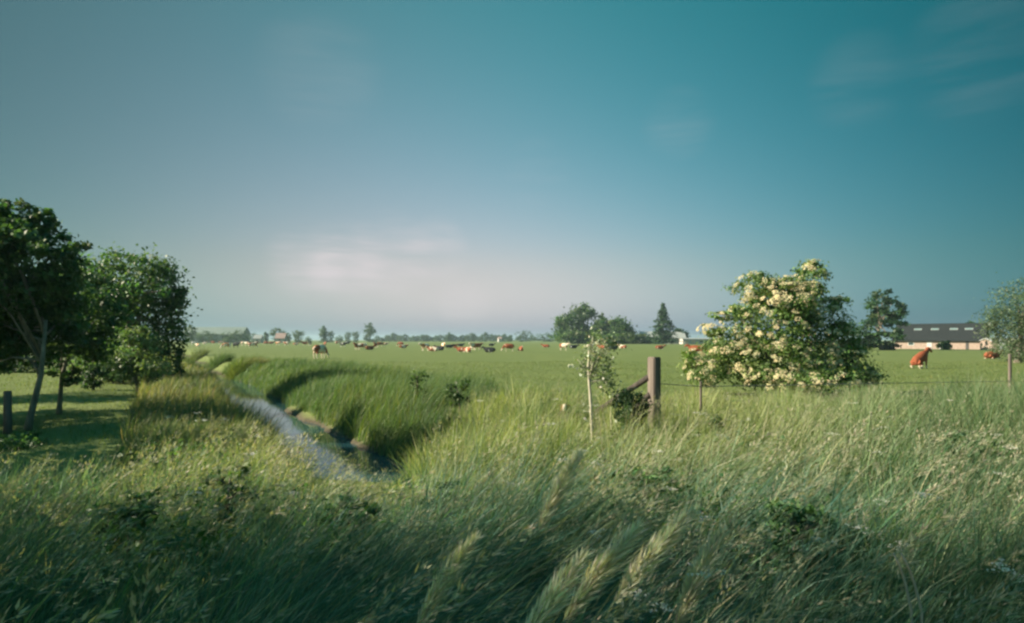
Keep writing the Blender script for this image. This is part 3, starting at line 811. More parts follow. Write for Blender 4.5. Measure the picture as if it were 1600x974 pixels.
tussock('broad bladed green grass clump in the right foreground', 1385, 760, 50, 40, 3.7, 900, [(.07, .15, .045), (.1, .18, .05), (.13, .2, .07)], 188)

# large feathery plumes in the foreground
PL = [(842, 865, 908, 715, 2.9, 'pale feathery grass plume standing upright in the middle foreground'),
      (905, 985, 1000, 838, 2.2, 'arching beige grass plume bent to the right in the middle foreground'),
      (855, 985, 915, 880, 2.0, 'pale bent grass plume low at the bottom centre'),
      (690, 945, 742, 850, 2.4, 'grey green plume left of the upright pale plume'),
      (970, 985, 1085, 815, 2.3, 'long slanting grass plume right of the arching beige one'),
      (1070, 985, 1130, 840, 2.3, 'slanting pale plume farthest right of the foreground plumes')]
for j, (x0, y0, x1, y1, dd, lb) in enumerate(PL):
    g = R(190 + j)
    tip = at(x1, y1, dd); gy_ = HY + EYE * F / dd
    x0w = (x0 - (x1 - x0) * .7 * (gy_ - y0) / (y0 - y1) - CX) / F * dd
    b = np.array([x0w, dd, 0.0]); b[2] = terrain(b[0:1], b[1:2])[0]
    Hh = tip[2] - b[2]
    lx = (tip[0] - b[0]) / Hh; Hh = Hh / (1 - .28 * min(abs(lx), 1)) ; lx = (tip[0] - b[0]) / Hh
    root = empty('grass_plume', b); tag(root, lb, 'grass plume', 'large grass plumes in the foreground')
    s1, h1 = plume(np.zeros(3), Hh, np.array([lx, 0.02]), g, .4, 900, .006, ((.6, .57, .46), (.5, .5, .4), (.68, .64, .53)))
    link('stem', np_mesh('stem', *s1), GRASS, root)
    link('plume', np_mesh('plume', *h1), GRASS, root)

# two bent dry stalks
for (xa, xb, xc, lb) in ((1424, 1414, 1396, 'left one of two bent pale stalks at lower right'), (1440, 1428, 1408, 'right one of two bent pale stalks at lower right')):
    D = 2.15
    p0 = at(xa + 4, 1160, D); b = np.array([p0[0], D, 0.0])
    pts = [b - b, at(xa, 955, D) - b, at(xb, 910, D) - b, at((xb + xc) / 2 + 1, 885, D) - b, at(xc, 865, D) - b]
    o = link('dry_stalk', MB().tube(pts, [.005, .0048, .0045, .004, .003], 8).mesh('dry_stalk', True), surf_mat('dry_straw', (.3, .27, .22), (.42, .38, .3), 20, .7), None, tuple(b))
    tag(o, lb, 'stalk')

# ------------------------------------------------------------------ fence
D = 8.6
fb = ground_at(1022, D)
root = empty('strainer_post', fb); tag(root, 'thick weathered wooden post with diagonal braces in the tall grass', 'fence post')
topz = at(1022, 558, D)[2] - fb[2]
mb = MB(); mb.box((0, 0, (topz - .2) / 2), (.135, .135, topz + .2), Matrix.Rotation(math.radians(34), 3, 'Z'))
link('post', mb.mesh('post', bevel=.012), WOOD, root)
mb = MB(); pa = at(1013, 590, D) - fb; pb = at(895, 668, 12) - fb
mb.tube([pa, (pa + pb) / 2, pb], [.042, .045, .046], 8); link('brace', mb.mesh('brace', True), DARKWOOD, root)
mb = MB(); pa = at(1014, 617, D) - fb + np.array([0, -.03, 0]); pb = at(930, 690, 10.2) - fb
mb.tube([pa, (pa + pb) / 2, pb], [.04, .042, .043], 8); link('brace', mb.mesh('brace', True), DARKWOOD, root)
mb = MB(); mb.tube([at(1031, 600, D) - fb, at(1095, 604, 8.9) - fb, at(1180, 603, 9.3) - fb, at(1330, 600, 10.2) - fb, at(1578, 596, 12.2) - fb], .006, 6)
wire = link('fence_wire', mb.mesh('fence_wire', True), WIRE, None, tuple(fb)); tag(wire, 'thin dark fence wire running right from the thick post', 'wire')
def thin_post(label, px, top_py, d, r, mat):
    b = ground_at(px, d); t = at(px, top_py, d)[2] - b[2]
    o = link('fence_post', MB().tube([(0, 0, -.2), (0, 0, t * .5), (0, 0, t - .015), (0, 0, t)], [r * 1.1, r, r * .95, r * .8], 10).mesh('fence_post', True), mat, None, tuple(b))
    tag(o, label, 'fence post')
thin_post('thin stake carrying the wire in front of the elder', 1095, 596, 8.9, .018, WOOD)
thin_post('thin pale post before the soft grey green tree at right', 1578, 553, 12.2, .03, WOOD)
thin_post('stout grey post at the left edge beside the leaning trunk', 12, 611, 10.6, .06, WOOD)

# ------------------------------------------------------------------ buildings
BRICK = surf_mat('pink_brick', (.27, .2, .17), (.38, .3, .26), 3, .85)
TILES = surf_mat('dark_tiles', (.016, .02, .022), (.032, .037, .04), 6, .95, spec=.05)
PALEROOF = surf_mat('pale_roof', (.24, .26, .26), (.32, .34, .33), 2, .8)
GREENROOF = surf_mat('green_grey_roof', (.14, .18, .17), (.2, .24, .22), 1, .7)
PLASTER = surf_mat('white_plaster', (.42, .41, .38), (.52, .5, .47), 2, .8)
GREYWALL = surf_mat('grey_wall', (.2, .22, .22), (.3, .32, .31), 2, .85)
DOORDARK = surf_mat('dark_door', (.05, .05, .05), (.08, .08, .08), 4, .6)
DOORPALE = surf_mat('pale_door', (.4, .43, .44), (.5, .52, .52), 4, .6)
PINKROOF = surf_mat('pink_roof', (.3, .2, .18), (.4, .28, .25), 2, .8)
GLASS = surf_mat('window_glass', (.03, .05, .055), (.06, .09, .095), 2, .08, spec=.8)
FRAME = surf_mat('painted_frame', (.6, .6, .58), (.7, .7, .68), 5, .5)

def house(name, label, cat, p0, yaw, L, W, eave, ridge, wall, roof, over=.35, openings=(), skylights=(), zbase=-.1, chimney=None):
    """local x along the front wall, y to the back, front wall at y=0"""
    root = empty(name, (p0[0], p0[1], 0), yaw); tag(root, label, cat)
    mb = MB()
    h = eave; r = ridge - .12
    A = [(0, 0, zbase), (L, 0, zbase), (L, W, zbase), (0, W, zbase), (0, 0, h), (L, 0, h), (L, W, h), (0, W, h), (0, W / 2, r), (L, W / 2, r)]
    for f in ((0, 1, 5, 4), (2, 3, 7, 6), (0, 4, 8, 7, 3), (1, 2, 6, 9, 5)): mb.poly([A[k] for k in f])
    bmesh.ops.remove_doubles(mb.bm, verts=mb.bm.verts, dist=1e-4)
    link('wall', mb.mesh('wall'), wall, root)
    mb = MB(); sl = (ridge - eave) / (W / 2); th = .14
    for sgn in (0, 1):
        y0, y1 = (-over, W / 2) if sgn == 0 else (W + over, W / 2)
        ze = eave - sl * over; pts = []
        for xx in (-over, L + over):
            pts += [(xx, y0, ze), (xx, y1, ridge), (xx, y1, ridge + th), (xx, y0, ze + th)]
        for f in ((0, 1, 2, 3), (4, 5, 6, 7), (0, 4, 7, 3), (3, 7, 6, 2), (0, 4, 5, 1)): mb.poly([pts[k] for k in f])
    bmesh.ops.remove_doubles(mb.bm, verts=mb.bm.verts, dist=1e-4)
    rf = link('roof', mb.mesh('roof'), roof, root)
    an = math.atan(sl)
    for (sx, sy) in skylights:
        m = Matrix.Rotation(an, 3, 'X')
        zc = eave + sl * sy + th + .02
        f = link('skylight', MB().box((sx, sy, zc), (1.15, .5, .08), m).mesh('skylight'), GREYWALL, rf)
        # the pane fills the frame's opening, 3 mm proud
        link('skylight_pane', MB().box((sx, sy - .045 * math.sin(an), zc + .045 * math.cos(an)), (1.0, .38, .016), m).mesh('skylight_pane'), surf_mat('sky_glass', (.1, .17, .17), (.14, .21, .21), 1, .2, spec=.5), rf)
    for (kind, x0, x1, z0, z1, mat) in openings:
        if kind == 'door':
            dd = link('door', MB().box(((x0 + x1) / 2, -.03, (z0 + z1) / 2), (x1 - x0, .05, z1 - z0)).mesh('door', bevel=.008), mat, root)
        else:
            w = MB(); t = .07; xm = (x0 + x1) / 2; zm = (z0 + z1) / 2
            w.box((x0 + t / 2, -.03, zm), (t, .07, z1 - z0)); w.box((x1 - t / 2, -.03, zm), (t, .07, z1 - z0))
            w.box((xm, -.03, z0 + t / 2), (x1 - x0 - 2 * t, .066, t)); w.box((xm, -.03, z1 - t / 2), (x1 - x0 - 2 * t, .066, t))
            fo = link('window', w.mesh('window'), FRAME, root)
            link('pane', MB().box((xm, -.015, zm), (x1 - x0 - 2 * t, .03, z1 - z0 - 2 * t)).mesh('pane'), mat, fo)
    if chimney:
        link('chimney', MB().box((chimney[0], W / 2, ridge + .45), (.6, .6, 1.3)).mesh('chimney'), BRICK, rf)
    return root

p0 = at(1398, 531, 112)
house('long_barn', 'long low brick barn with dark tiled roof and four skylights', 'barn', p0, math.atan2(-.67, .74), 12.4, 7.2, 1.62, 4.25, BRICK, TILES, .4,
      openings=[('door', 6.6, 8.0, 0, 1.3, DOORPALE), ('door', 10.2, 10.6, 0, 1.3, DOORDARK), ('door', 4.8, 5.5, 0, 1.25, DOORPALE), ('window', 2.0, 2.9, .6, 1.2, GLASS)],
      skylights=[(3.1, 2.2), (5.6, 2.2), (8.3, 2.2), (10.4, 2.2)])
p0 = at(1550, 531, 97)
house('brick_shed', 'low pale shed partly hidden by the soft grey green tree', 'shed', p0, -.2, 6, 3.5, 1.35, 1.75, BRICK, PALEROOF, .15, openings=[('door', 1.0, 1.9, 0, 1.2, DOORPALE)])
p0 = at(1004, 531, 240)
house('farmhouse', 'pale roofed low farmhouse behind the layered conifer', 'house', p0, -.12, 15.2, 9, 2.5, 4.6, GREYWALL, PALEROOF, .7,
      openings=[('door', 4.2, 6.5, 0, 2.1, DOORPALE), ('window', 1.5, 3.0, .7, 1.9, GLASS), ('window', 11, 12.6, .7, 1.9, GLASS)])
p0 = at(1067, 531, 232)
house('long_shed', 'long white low shed with small windows left of the elder', 'shed', p0, 0, 14, 5, 1.75, 2.05, PLASTER, PALEROOF, .25,
      openings=[('window', .8, 2.2, .45, 1.45, surf_mat('sun_reflection_pane', (.6, .42, .28), (.68, .5, .34), 2, .5)), ('window', 3.0, 4.6, .45, 1.45, surf_mat('sun_reflection_pane_b', (.62, .44, .3), (.7, .52, .36), 2, .5)),  # orange panes: low sun's reflection put into the pane colour
                ('window', 6.0, 7.6, .45, 1.45, GLASS), ('window', 9.0, 10.6, .45, 1.45, GLASS)])
p0 = at(285, 531, 330)
house('green_barn', 'far long barn with a green grey roof behind the dark clump', 'barn', p0, .05, 30, 12, 4.6, 8.1, GREYWALL, GREENROOF, .5, openings=[('door', 20, 24, 0, 3.6, DOORDARK)])
p0 = at(430, 531, 302)
house('cottage', 'small far cottage with a pinkish roof before the round tree', 'house', p0, .1, 4.2, 5, 2.3, 4.6, PLASTER, PINKROOF, .25, openings=[('window', 1.4, 2.6, .8, 1.8, GLASS)])
p0 = at(396, 531, 310)
house('cottage', 'tiny pale far house right of the dark clump', 'house', p0, .1, 3.4, 5, 2.2, 3.9, PLASTER, PALEROOF, .25, openings=[('window', 1.1, 2.2, .8, 1.7, GLASS)])
p0 = at(779, 531, 470)
house('cottage', 'tiny white far house left of the rounded wood', 'house', p0, .2, 2.4, 4, 2.2, 3.6, PLASTER, PINKROOF, .2, openings=[('window', .7, 1.6, .8, 1.7, GLASS)])

# ------------------------------------------------------------------ cattle
def coat(name, base, patch, thr, legs_white=True, face_white=True):
    m, nt, out = new_mat(name)
    tc = N(nt, 'ShaderNodeTexCoord'); oi = N(nt, 'ShaderNodeObjectInfo')
    sc = N(nt, 'ShaderNodeMath', operation='MULTIPLY', inp={1: 37.0}); nt.links.new(oi.outputs['Random'], sc.inputs[0])
    ad = N(nt, 'ShaderNodeVectorMath', operation='ADD'); nt.links.new(tc.outputs['Object'], ad.inputs[0]); nt.links.new(sc.outputs[0], ad.inputs[1])
    no = N(nt, 'ShaderNodeTexNoise', inp={'Scale': 1.35, 'Detail': 2.5, 'Roughness': .5}); nt.links.new(ad.outputs[0], no.inputs['Vector'])
    mr = N(nt, 'ShaderNodeMapRange', inp={'From Min': thr - .012, 'From Max': thr + .012}); nt.links.new(no.outputs['Fac'], mr.inputs['Value'])
    f = mr.outputs['Result']
    at_ = N(nt, 'ShaderNodeAttribute', attribute_name='Col')
    sep = N(nt, 'ShaderNodeSeparateColor'); nt.links.new(at_.outputs['Color'], sep.inputs[0])
    for ch, on in (('Red', legs_white), ('Green', face_white)):
        if on:
            mx = N(nt, 'ShaderNodeMath', operation='MAXIMUM'); nt.links.new(f, mx.inputs[0]); nt.links.new(sep.outputs[ch], mx.inputs[1]); f = mx.outputs[0]
    mix = N(nt, 'ShaderNodeMix', data_type='RGBA'); mix.inputs['A'].default_value = (*base, 1); mix.inputs['B'].default_value = (*patch, 1)
    nt.links.new(f, mix.inputs['Factor'])
    mz = N(nt, 'ShaderNodeMix', data_type='RGBA'); mz.inputs['B'].default_value = (.28, .16, .13, 1)
    nt.links.new(mix.outputs['Result'], mz.inputs['A']); nt.links.new(sep.outputs['Blue'], mz.inputs['Factor'])
    p = N(nt, 'ShaderNodeBsdfPrincipled', inp={'Roughness': .75, 'Specular IOR Level': .2})
    nt.links.new(mz.outputs['Result'], p.inputs['Base Color'])
    nt.links.new(p.outputs[0], out.inputs['Surface'])
    return m
COATS = {'calf': coat('calf_coat', (.24, .085, .04), (.66, .58, .48), .72),
         'red': coat('red_coat', (.23, .066, .03), (.7, .62, .5), .66, True, False),
         'redwhite': coat('red_white_coat', (.27, .08, .035), (.7, .62, .5), .52),
         'pale': coat('pale_coat', (.45, .17, .06), (.74, .66, .54), .5),
         'black': coat('black_coat', (.022, .024, .028), (.6, .6, .58), .66, False, False),
         'blackwhite': coat('black_white_coat', (.022, .024, .028), (.68, .67, .64), .54)}

def cow_mesh(pose, seed=0):
    mb = MB()
    lie = pose == 'lie'
    dz = -.5 if lie else 0
    spine = [(-.98, 1.12, .05, .06), (-.93, 1.04, .19, .22), (-.72, .99, .27, .34), (-.3, .94, .33, .41), (.1, .94, .33, .42), (.4, .98, .28, .4), (.62, 1.02, .2, .34)]
    if pose == 'graze': neck = [(.82, .98, .13, .24), (1.02, .74, .105, .17), (1.2, .48, .09, .13), (1.3, .36, .1, .13), (1.38, .2, .085, .1), (1.44, .06, .06, .055)]
    else: neck = [(.82, 1.12, .14, .25), (1.0, 1.27, .115, .18), (1.14, 1.38, .1, .13), (1.26, 1.37, .105, .125), (1.44, 1.24, .085, .095), (1.58, 1.14, .065, .06)]
    if pose == 'rise':
        spine = [(-.74, .5, .06, .08), (-.7, .5, .2, .24), (-.52, .56, .27, .34), (-.2, .68, .32, .38), (.1, .82, .3, .38), (.34, .94, .27, .36), (.52, 1.04, .2, .3)]
        neck = [(.66, 1.18, .14, .22), (.8, 1.34, .115, .16), (.9, 1.44, .1, .13), (1.02, 1.42, .105, .125), (1.18, 1.28, .085, .095), (1.3, 1.18, .065, .06)]
    pts = spine + neck
    mb.tube([(p[0], 0, p[1] + dz) for p in pts], [(p[2], p[3]) for p in pts], 14)
    hx, hz = (1.28, .42) if pose == 'graze' else (1.2, 1.42)
    hz += dz
    if pose == 'rise': hx, hz = .96, 1.48
    for s in (-1, 1):
        mb.tube([(hx, s * .08, hz + .02), (hx - .02, s * .18, hz + .02), (hx - .03, s * .25, hz - .02)], [(.04, .03), (.055, .03), (.02, .015)], 6)
        if pose == 'rise':
            mb.tube([(.36, s * .17, .9), (.4, s * .17, .66), (.42, s * .16, .42), (.42, s * .16, .14), (.45, s * .16, .07), (.47, s * .16, 0)], [.13, .1, .062, .048, .058, .065], 8)
            mb.tube([(-.55, s * .2, .5), (-.2, s * .3, .36), (-.62, s * .3, .16), (-.5, s * .3, .06), (-.28, s * .3, .05)], [.2, .14, .08, .055, .055], 8)
        elif not lie:
            mb.tube([(.48, s * .17, .95), (.5, s * .17, .68), (.5, s * .16, .42), (.49, s * .16, .14), (.52, s * .16, .07), (.54, s * .16, 0)], [.13, .1, .062, .048, .058, .065], 8)
            mb.tube([(-.68, s * .17, 1.0), (-.6, s * .19, .74), (-.76, s * .18, .48), (-.72, s * .17, .15), (-.69, s * .17, .07), (-.67, s * .17, 0)], [.18, .14, .068, .05, .058, .065], 8)
        else:
            mb.tube([(.5, s * .22, .35), (.72, s * .26, .12), (.5, s * .28, .07), (.38, s * .28, .06)], [.12, .08, .055, .05], 8)
            mb.tube([(-.65, s * .25, .42), (-.3, s * .38, .22), (-.55, s * .42, .1), (-.25, s * .44, .06)], [.18, .12, .07, .05], 8)
    if pose == 'rise':
        mb.tube([(-.76, 0, .52), (-.88, .04, .36), (-.9, .06, .1)], [.03, .024, .035], 6)
    elif not lie:
        mb.ball((-.42, 0, .58), (.2, .15, .14))
        mb.tube([(-.97, 0, 1.12), (-1.05, .02, .95), (-1.04, .03, .6), (-1.02, .04, .42)], [.03, .024, .022, .04], 6)
    else:
        mb.tube([(-.97, 0, .6), (-1.08, .05, .4), (-1.0, .2, .1)], [.03, .024, .03], 6)
    me = mb.mesh('cow_' + pose)
    o = bpy.data.objects.new('tmp', me); COL.objects.link(o)
    m = o.modifiers.new('r', 'REMESH'); m.mode = 'VOXEL'; m.voxel_size = .028
    sm = o.modifiers.new('s', 'SMOOTH'); sm.factor = .5; sm.iterations = 3
    dg = bpy.context.evaluated_depsgraph_get(); dg.update()
    out = bpy.data.meshes.new_from_object(o.evaluated_get(dg))
    bpy.data.objects.remove(o); bpy.data.meshes.remove(me)
    out.name = 'cow_' + pose
    co = np.empty(len(out.vertices) * 3, np.float32); out.vertices.foreach_get('co', co); co = co.reshape(-1, 3)
    col = np.zeros((len(co), 4), np.float32); col[:, 3] = 1
    col[:, 0] = ((co[:, 2] < (.22 if pose == 'rise' else .48)) & (np.abs(co[:, 0] + .1) > .3)) if not lie else (co[:, 2] < .13)
    face = (co[:, 0] > (.96 if pose == 'rise' else 1.2)) & (np.abs(co[:, 1]) < .07)
    col[:, 1] = face & ((co[:, 2] > hz - .3) if pose != 'graze' else (co[:, 0] > 1.3))
    muz = (co[:, 0] > (1.26 if pose == 'rise' else 1.54)) if pose != 'graze' else (co[:, 2] < .07) & (co[:, 0] > 1.3)
    col[:, 2] = muz
    at_ = out.color_attributes.new('Col', 'FLOAT_COLOR', 'POINT'); at_.data.foreach_set('color', col.ravel())
    out.polygons.foreach_set('use_smooth', np.ones(len(out.polygons), dtype=bool))
    out.materials.append(COATS['red'])
    out.update()
    return out
COW = {p: cow_mesh(p) for p in ('stand', 'graze', 'lie', 'rise')}

SC = .78
def cow(label, px, py, pose, ct, yaw, scale=1.0, d=None, cat='cow', group='cattle in the pasture'):
    d = d or EYE * F / (py - HY)
    b = ground_at(px, d)
    o = link('calf' if cat == 'calf' else 'cow', COW[pose])
    o.material_slots[0].link = 'OBJECT'; o.material_slots[0].material = COATS[ct]
    o.location = b; o.rotation_euler = (0, 0, math.radians(yaw)); o.scale = (scale * SC * .92, scale * SC, scale * SC)
    tag(o, label, cat, group)
    return o
HERD = [
 (500, 560.5, 'graze', 'redwhite', 68, 'red and white cow seen from behind, grazing nearest the reeds'),
 (1438, 576, 'rise', 'red', 22, 'red brown cow with white legs half risen before the long barn'),
 (1551, 561.5, 'lie', 'red', 8, 'red brown cow with white legs lying beyond the thin pale post'),
 (1088, 557, 'stand', 'red', 165, 'red brown cow half hidden behind the left side of the elder'),
 (664, 548.5, 'stand', 'pale', -140, 'brightly lit white cow standing alone left of a reclining tan cow'),
 (677, 549.5, 'lie', 'redwhite', 175, 'tan cow lying at the feet of the brightly lit white cow'),
 (687, 548, 'lie', 'black', 160, 'dark cow lying between the reclining tan cow and a white faced cow'),
 (693, 546, 'stand', 'pale', -70, 'white and tan cow standing front on left of a dark lying cow'),
 (702, 544, 'lie', 'black', 10, 'dark lying cow right of the front on white and tan cow'),
 (709, 543, 'lie', 'red', 30, 'small red cow lying below the far dark cow'),
 (720, 541.5, 'lie', 'black', 5, 'far black cow lying behind the close pair of red cows'),
 (722, 550.5, 'lie', 'red', 170, 'red brown cow lying left of its white faced neighbour'),
 (731, 551, 'lie', 'redwhite', -60, 'red and white cow lying in front of the standing pair'),
 (739, 547.5, 'stand', 'pale', -120, 'white and red cow standing left in the standing pair'),
 (746, 547, 'stand', 'red', 25, 'plain red cow standing right in the standing pair'),
 (765, 551, 'lie', 'black', 175, 'black cow lying alone right of the standing pair'),
 (768, 541, 'lie', 'black', 20, 'far dark cow above the black cow lying alone'),
 (795, 549.5, 'graze', 'red', 180, 'red cow grazing towards the left with a pale rear leg'),
 (814, 549.5, 'lie', 'red', -80, 'red cow lying front on right of the grazing red cow'),
 (853, 543.5, 'lie', 'red', 170, 'red cow lying far left of the bright red and white cow'),
 (881, 547.5, 'stand', 'redwhite', -30, 'bright red and white cow standing left of a black lying cow'),
 (896, 545, 'lie', 'black', 0, 'black cow lying right of the bright red and white cow'),
 (922, 544, 'lie', 'pale', 20, 'pale cow lying behind the top of the sapling'),
 (941, 546, 'lie', 'red', 150, 'red cow lying behind the sapling, left of a dark one'),
 (959, 546.5, 'lie', 'black', 10, 'dark cow lying right of the sapling'),
 (973, 545, 'lie', 'redwhite', 160, 'pale marked cow lying farthest right behind the sapling'),
 (1031, 546, 'lie', 'red', 0, 'red cow lying before the farmhouse and conifer'),
 (558, 547, 'stand', 'red', -110, 'red cow standing on the left in a touching pair'),
 (566, 547, 'graze', 'redwhite', 15, 'red and white cow grazing on the right in a touching pair'),
 (578, 547, 'lie', 'red', 40, 'red cow lying right of the touching pair'),
 (587, 543.5, 'stand', 'red', -100, 'far red cow standing left of another, right of a lying cow'),
 (594, 542, 'graze', 'red', 20, 'far red cow grazing right of the far standing one'),
 (603, 539, 'lie', 'redwhite', 10, 'very small tan cow lying alone far under the tall leafy tree'),
 (626, 541.5, 'graze', 'red', 170, 'red cow grazing above a smaller lying one in open pasture'),
 (630, 544.5, 'lie', 'redwhite', 20, 'small red and white cow lying just below the lone grazing red cow'),
 (543, 540, 'stand', 'black', 10, 'small dark cow standing left of the touching pair'),
 (536, 542.5, 'stand', 'blackwhite', -15, 'black and white cow standing right of the cow seen from behind'),
 (527, 538.8, 'stand', 'redwhite', 5, 'tiny red and white cow behind the black and white cow'),
 (508, 541.5, 'stand', 'red', -60, 'tan cow standing just behind the rear view grazing cow'),
 (484, 540.5, 'stand', 'redwhite', -110, 'red and white cow of two standing left of the rear view cow'),
 (476, 540.5, 'stand', 'red', -160, 'plain red cow of two standing left of the rear view cow'),
 (462, 539.5, 'lie', 'pale', 10, 'pale cow lying under the ball shaped tree'),
 (447, 540.5, 'stand', 'redwhite', 170, 'red and white cow standing right of the white cow under the cottage'),
 (434, 540, 'stand', 'pale', -20, 'white cow standing under the pink cottage'),
 (424, 539.3, 'stand', 'red', 10, 'red cow standing left of the white cow under the cottage'),
 (416, 539.3, 'graze', 'red', 180, 'red cow grazing beneath the narrow dark tree'),
 (402, 539.5, 'stand', 'redwhite', 15, 'tan cow standing under the tiny pale far house'),
 (394, 544, 'graze', 'redwhite', 15, 'dark red and white cow grazing right of the pale pair'),
 (386, 541, 'stand', 'pale', 170, 'pale cow standing on the right in the left herd'),
 (378, 540.5, 'stand', 'redwhite', -60, 'tan and white cow standing behind the black cow'),
 (369, 544, 'stand', 'black', -15, 'black cow standing in the left herd beside a pink toned cow'),
 (354, 545.5, 'graze', 'pale', 200, 'pale red cow grazing left of the black cow'),
 (345, 538.5, 'stand', 'redwhite', 10, 'tiny red cow before the dark clump, right of a smaller one'),
 (333, 538.2, 'stand', 'red', 170, 'tiny brown cow before the middle of the dark clump'),
 (320, 537.8, 'lie', 'pale', 0, 'tiny pale cow lying before the left end of the dark clump'),
 (309, 541.5, 'lie', 'pale', 150, 'tan cow lying on the right by the drooping tree'),
 (303, 539.5, 'stand', 'blackwhite', 10, 'dark and pale cow standing nearest the drooping tree'),
]
for (px_, py_, po, ct, yw, lb) in HERD:
    cow(lb, px_, py_, po, ct, yw, 1.12 if px_ == 500 else 1.0)
cow('young calf with a white face looking out of the tall grass', 884, 0, 'stand', 'calf', -97, .54, 10.6, 'calf', None)

# ------------------------------------------------------------------ sky, sun, camera
SUN_EL = math.radians(27); SUN_AZ = math.radians(184)     # direction towards the sun, from +X counter-clockwise
sd = Vector((math.cos(SUN_EL) * math.cos(SUN_AZ), math.cos(SUN_EL) * math.sin(SUN_AZ), math.sin(SUN_EL)))
L = bpy.data.lights.new('sun', 'SUN'); L.energy = 4.9; L.angle = math.radians(.5); L.color = (1, .87, .66)
so = bpy.data.objects.new('sun', L); COL.objects.link(so); so.location = (0, 0, 50)
so.rotation_euler = sd.to_track_quat('Z', 'Y').to_euler()

w = bpy.data.worlds.new('World'); scene.world = w; w.use_nodes = True
nt = w.node_tree
for n_ in list(nt.nodes): nt.nodes.remove(n_)
out = N(nt, 'ShaderNodeOutputWorld'); bg = N(nt, 'ShaderNodeBackground', inp={'Strength': .05})
sky = N(nt, 'ShaderNodeTexSky'); sky.sky_type = 'NISHITA'; sky.sun_disc = False
sky.sun_elevation = SUN_EL; sky.sun_rotation = math.pi / 2 - SUN_AZ; sky.air_density = 1.0; sky.dust_density = 1.5; sky.ozone_density = 2.5
tc = N(nt, 'ShaderNodeTexCoord')
def dotv(vec):
    d_ = N(nt, 'ShaderNodeVectorMath', operation='DOT_PRODUCT'); d_.inputs[1].default_value = vec
    nt.links.new(tc.outputs['Generated'], d_.inputs[0]); return d_.outputs['Value']
def maprange(v, a, b, c=0., d_=1.):
    m = N(nt, 'ShaderNodeMapRange', interpolation_type='SMOOTHSTEP', inp={'From Min': a, 'From Max': b, 'To Min': c, 'To Max': d_}); nt.links.new(v, m.inputs['Value']); return m.outputs['Result']
def mixc(f, a, b, bt='MIX'):
    m = N(nt, 'ShaderNodeMix', data_type='RGBA', blend_type=bt)
    if isinstance(f, float): m.inputs['Factor'].default_value = f
    else: nt.links.new(f, m.inputs['Factor'])
    for k_, v_ in (('A', a), ('B', b)):
        if isinstance(v_, tuple): m.inputs[k_].default_value = (*v_, 1)
        else: nt.links.new(v_, m.inputs[k_])
    return m.outputs['Result']
sp = N(nt, 'ShaderNodeSeparateXYZ'); nt.links.new(tc.outputs['Generated'], sp.inputs[0])
def mth(op, a_, b_=None, clamp=False):
    m = N(nt, 'ShaderNodeMath', operation=op, use_clamp=clamp)
    for i_, v_ in enumerate((a_, b_)):
        if v_ is None: continue
        if isinstance(v_, (int, float)): m.inputs[i_].default_value = v_
        else: nt.links.new(v_, m.inputs[i_])
    return m.outputs[0]
sx = mth('MINIMUM', mth('MAXIMUM', sp.outputs['X'], -.66), .66)
sz = mth('MINIMUM', mth('MAXIMUM', sp.outputs['Z'], 0.), .46)
basis = [sx, mth('MULTIPLY', sx, sx), sz, mth('MULTIPLY', sz, sz), mth('MULTIPLY', sx, sz), mth('POWER', mth('SUBTRACT', 1.0, mth('DIVIDE', sz, .13), True), 2.0)]
TINT = [[0.799, -0.209, -5.097, -2.485, -1.774, -3.294, -0.744], [0.2, -0.187, -2.914, 0.158, -0.357, 0.604, 0.059], [0.123, -0.112, -2.815, -0.51, -0.24, 0.382, 0.72]]
chan = []
for row in TINT:
    v_ = row[0]
    for c_, b_ in zip(row[1:], basis): v_ = mth('ADD', mth('MULTIPLY', b_, c_), v_)
    chan.append(mth('EXPONENT', v_))
cb = N(nt, 'ShaderNodeCombineXYZ')
for i_ in range(3): nt.links.new(chan[i_], cb.inputs[i_])
base = mixc(1.0, sky.outputs['Color'], cb.outputs[0], 'MULTIPLY')
# added fill: unseen sky overhead brightened to lift the shaded foreground
base = mixc(1.0, base, mixc(maprange(sp.outputs['Z'], .5, .8), (1, 1, 1), (1.9, 2.5, 2.6)), 'MULTIPLY')
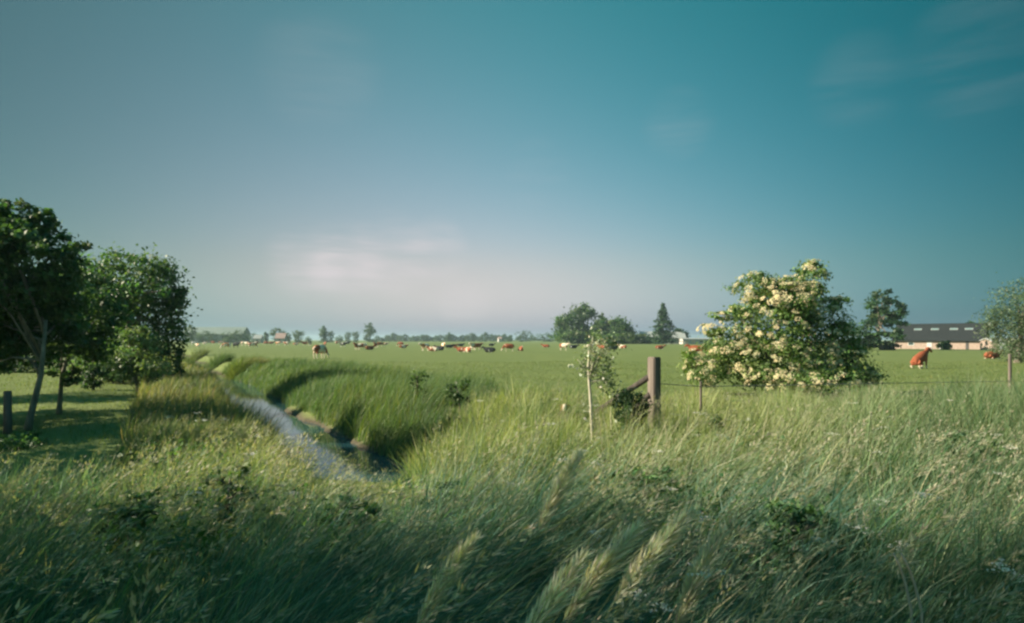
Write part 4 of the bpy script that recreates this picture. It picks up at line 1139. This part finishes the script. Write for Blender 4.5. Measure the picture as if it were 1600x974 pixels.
# thin cirrus: stretched noise kept to a few parts of the sky
mp = N(nt, 'ShaderNodeMapping'); mp.inputs['Scale'].default_value = (2.2, 2.2, 16); mp.inputs['Rotation'].default_value = (0, math.radians(7), 0)
nt.links.new(tc.outputs['Generated'], mp.inputs['Vector'])
cn = N(nt, 'ShaderNodeTexNoise', inp={'Scale': 1.6, 'Detail': 7, 'Roughness': .58, 'Distortion': .5}); nt.links.new(mp.outputs[0], cn.inputs['Vector'])
wisp = maprange(cn.outputs['Fac'], .3, .72)
def spot(px_, py_, r, amp):
    v_ = Vector(((px_ - CX) / F, 1, -(py_ - HY) / F)).normalized()
    m = maprange(dotv(tuple(v_)), math.cos(r), 1.0, 0., amp); return m
acc = None
for s_ in (spot(480, 408, .07, .5), spot(540, 406, .07, .6), spot(610, 398, .075, .6), spot(680, 392, .06, .5), spot(725, 474, .05, .3), spot(1060, 195, .06, .1), spot(1340, 130, .07, .07), spot(1530, 85, .09, .08), spot(840, 270, .06, .07), spot(500, 110, .1, .08)):
    if acc is None: acc = s_
    else:
        a_ = N(nt, 'ShaderNodeMath', operation='ADD'); nt.links.new(acc, a_.inputs[0]); nt.links.new(s_, a_.inputs[1]); acc = a_.outputs[0]
cf = N(nt, 'ShaderNodeMath', operation='MULTIPLY', use_clamp=True); nt.links.new(acc, cf.inputs[0]); nt.links.new(wisp, cf.inputs[1])
skyc = mixc(cf.outputs[0], base, (5.4, 5.05, 5.2))
nt.links.new(skyc, bg.inputs['Color']); nt.links.new(bg.outputs[0], out.inputs['Surface'])

mb = MB(); mb.box((0, 1430, 7.25), (6000, 3000, 22.5))
hm_, hn, ho = new_mat('haze_air')
hv = N(hn, 'ShaderNodeVolumePrincipled', inp={'Color': (.66, .92, 1, 1), 'Density': .0003, 'Anisotropy': .2}); hn.links.new(hv.outputs[0], ho.inputs['Volume'])
tag(link('haze', mb.mesh('haze'), hm_), 'thin summer haze over the pasture', None, None, 'stuff')

cam = bpy.data.cameras.new('camera'); cam.sensor_width = 36; cam.lens = 36 * F / 1600; cam.shift_y = (HY - 487) / 1600
cam.clip_start = .05; cam.clip_end = 8000
co_ = bpy.data.objects.new('camera', cam); COL.objects.link(co_); co_.location = (0, 0, EYE); co_.rotation_euler = (math.pi / 2, 0, 0)
scene.camera = co_

scene.view_settings.view_transform = 'Standard'; scene.view_settings.look = 'None'; scene.view_settings.gamma = 1; scene.view_settings.use_curve_mapping = False
scene.view_settings.exposure = 1.35
scene.render.engine = 'CYCLES'
scene.cycles.filter_width = 2.5
scene.cycles.max_bounces = 6; scene.cycles.transmission_bounces = 3; scene.cycles.diffuse_bounces = 3; scene.cycles.glossy_bounces = 2
scene.cycles.use_adaptive_sampling = True
scene.cycles.use_denoising = True
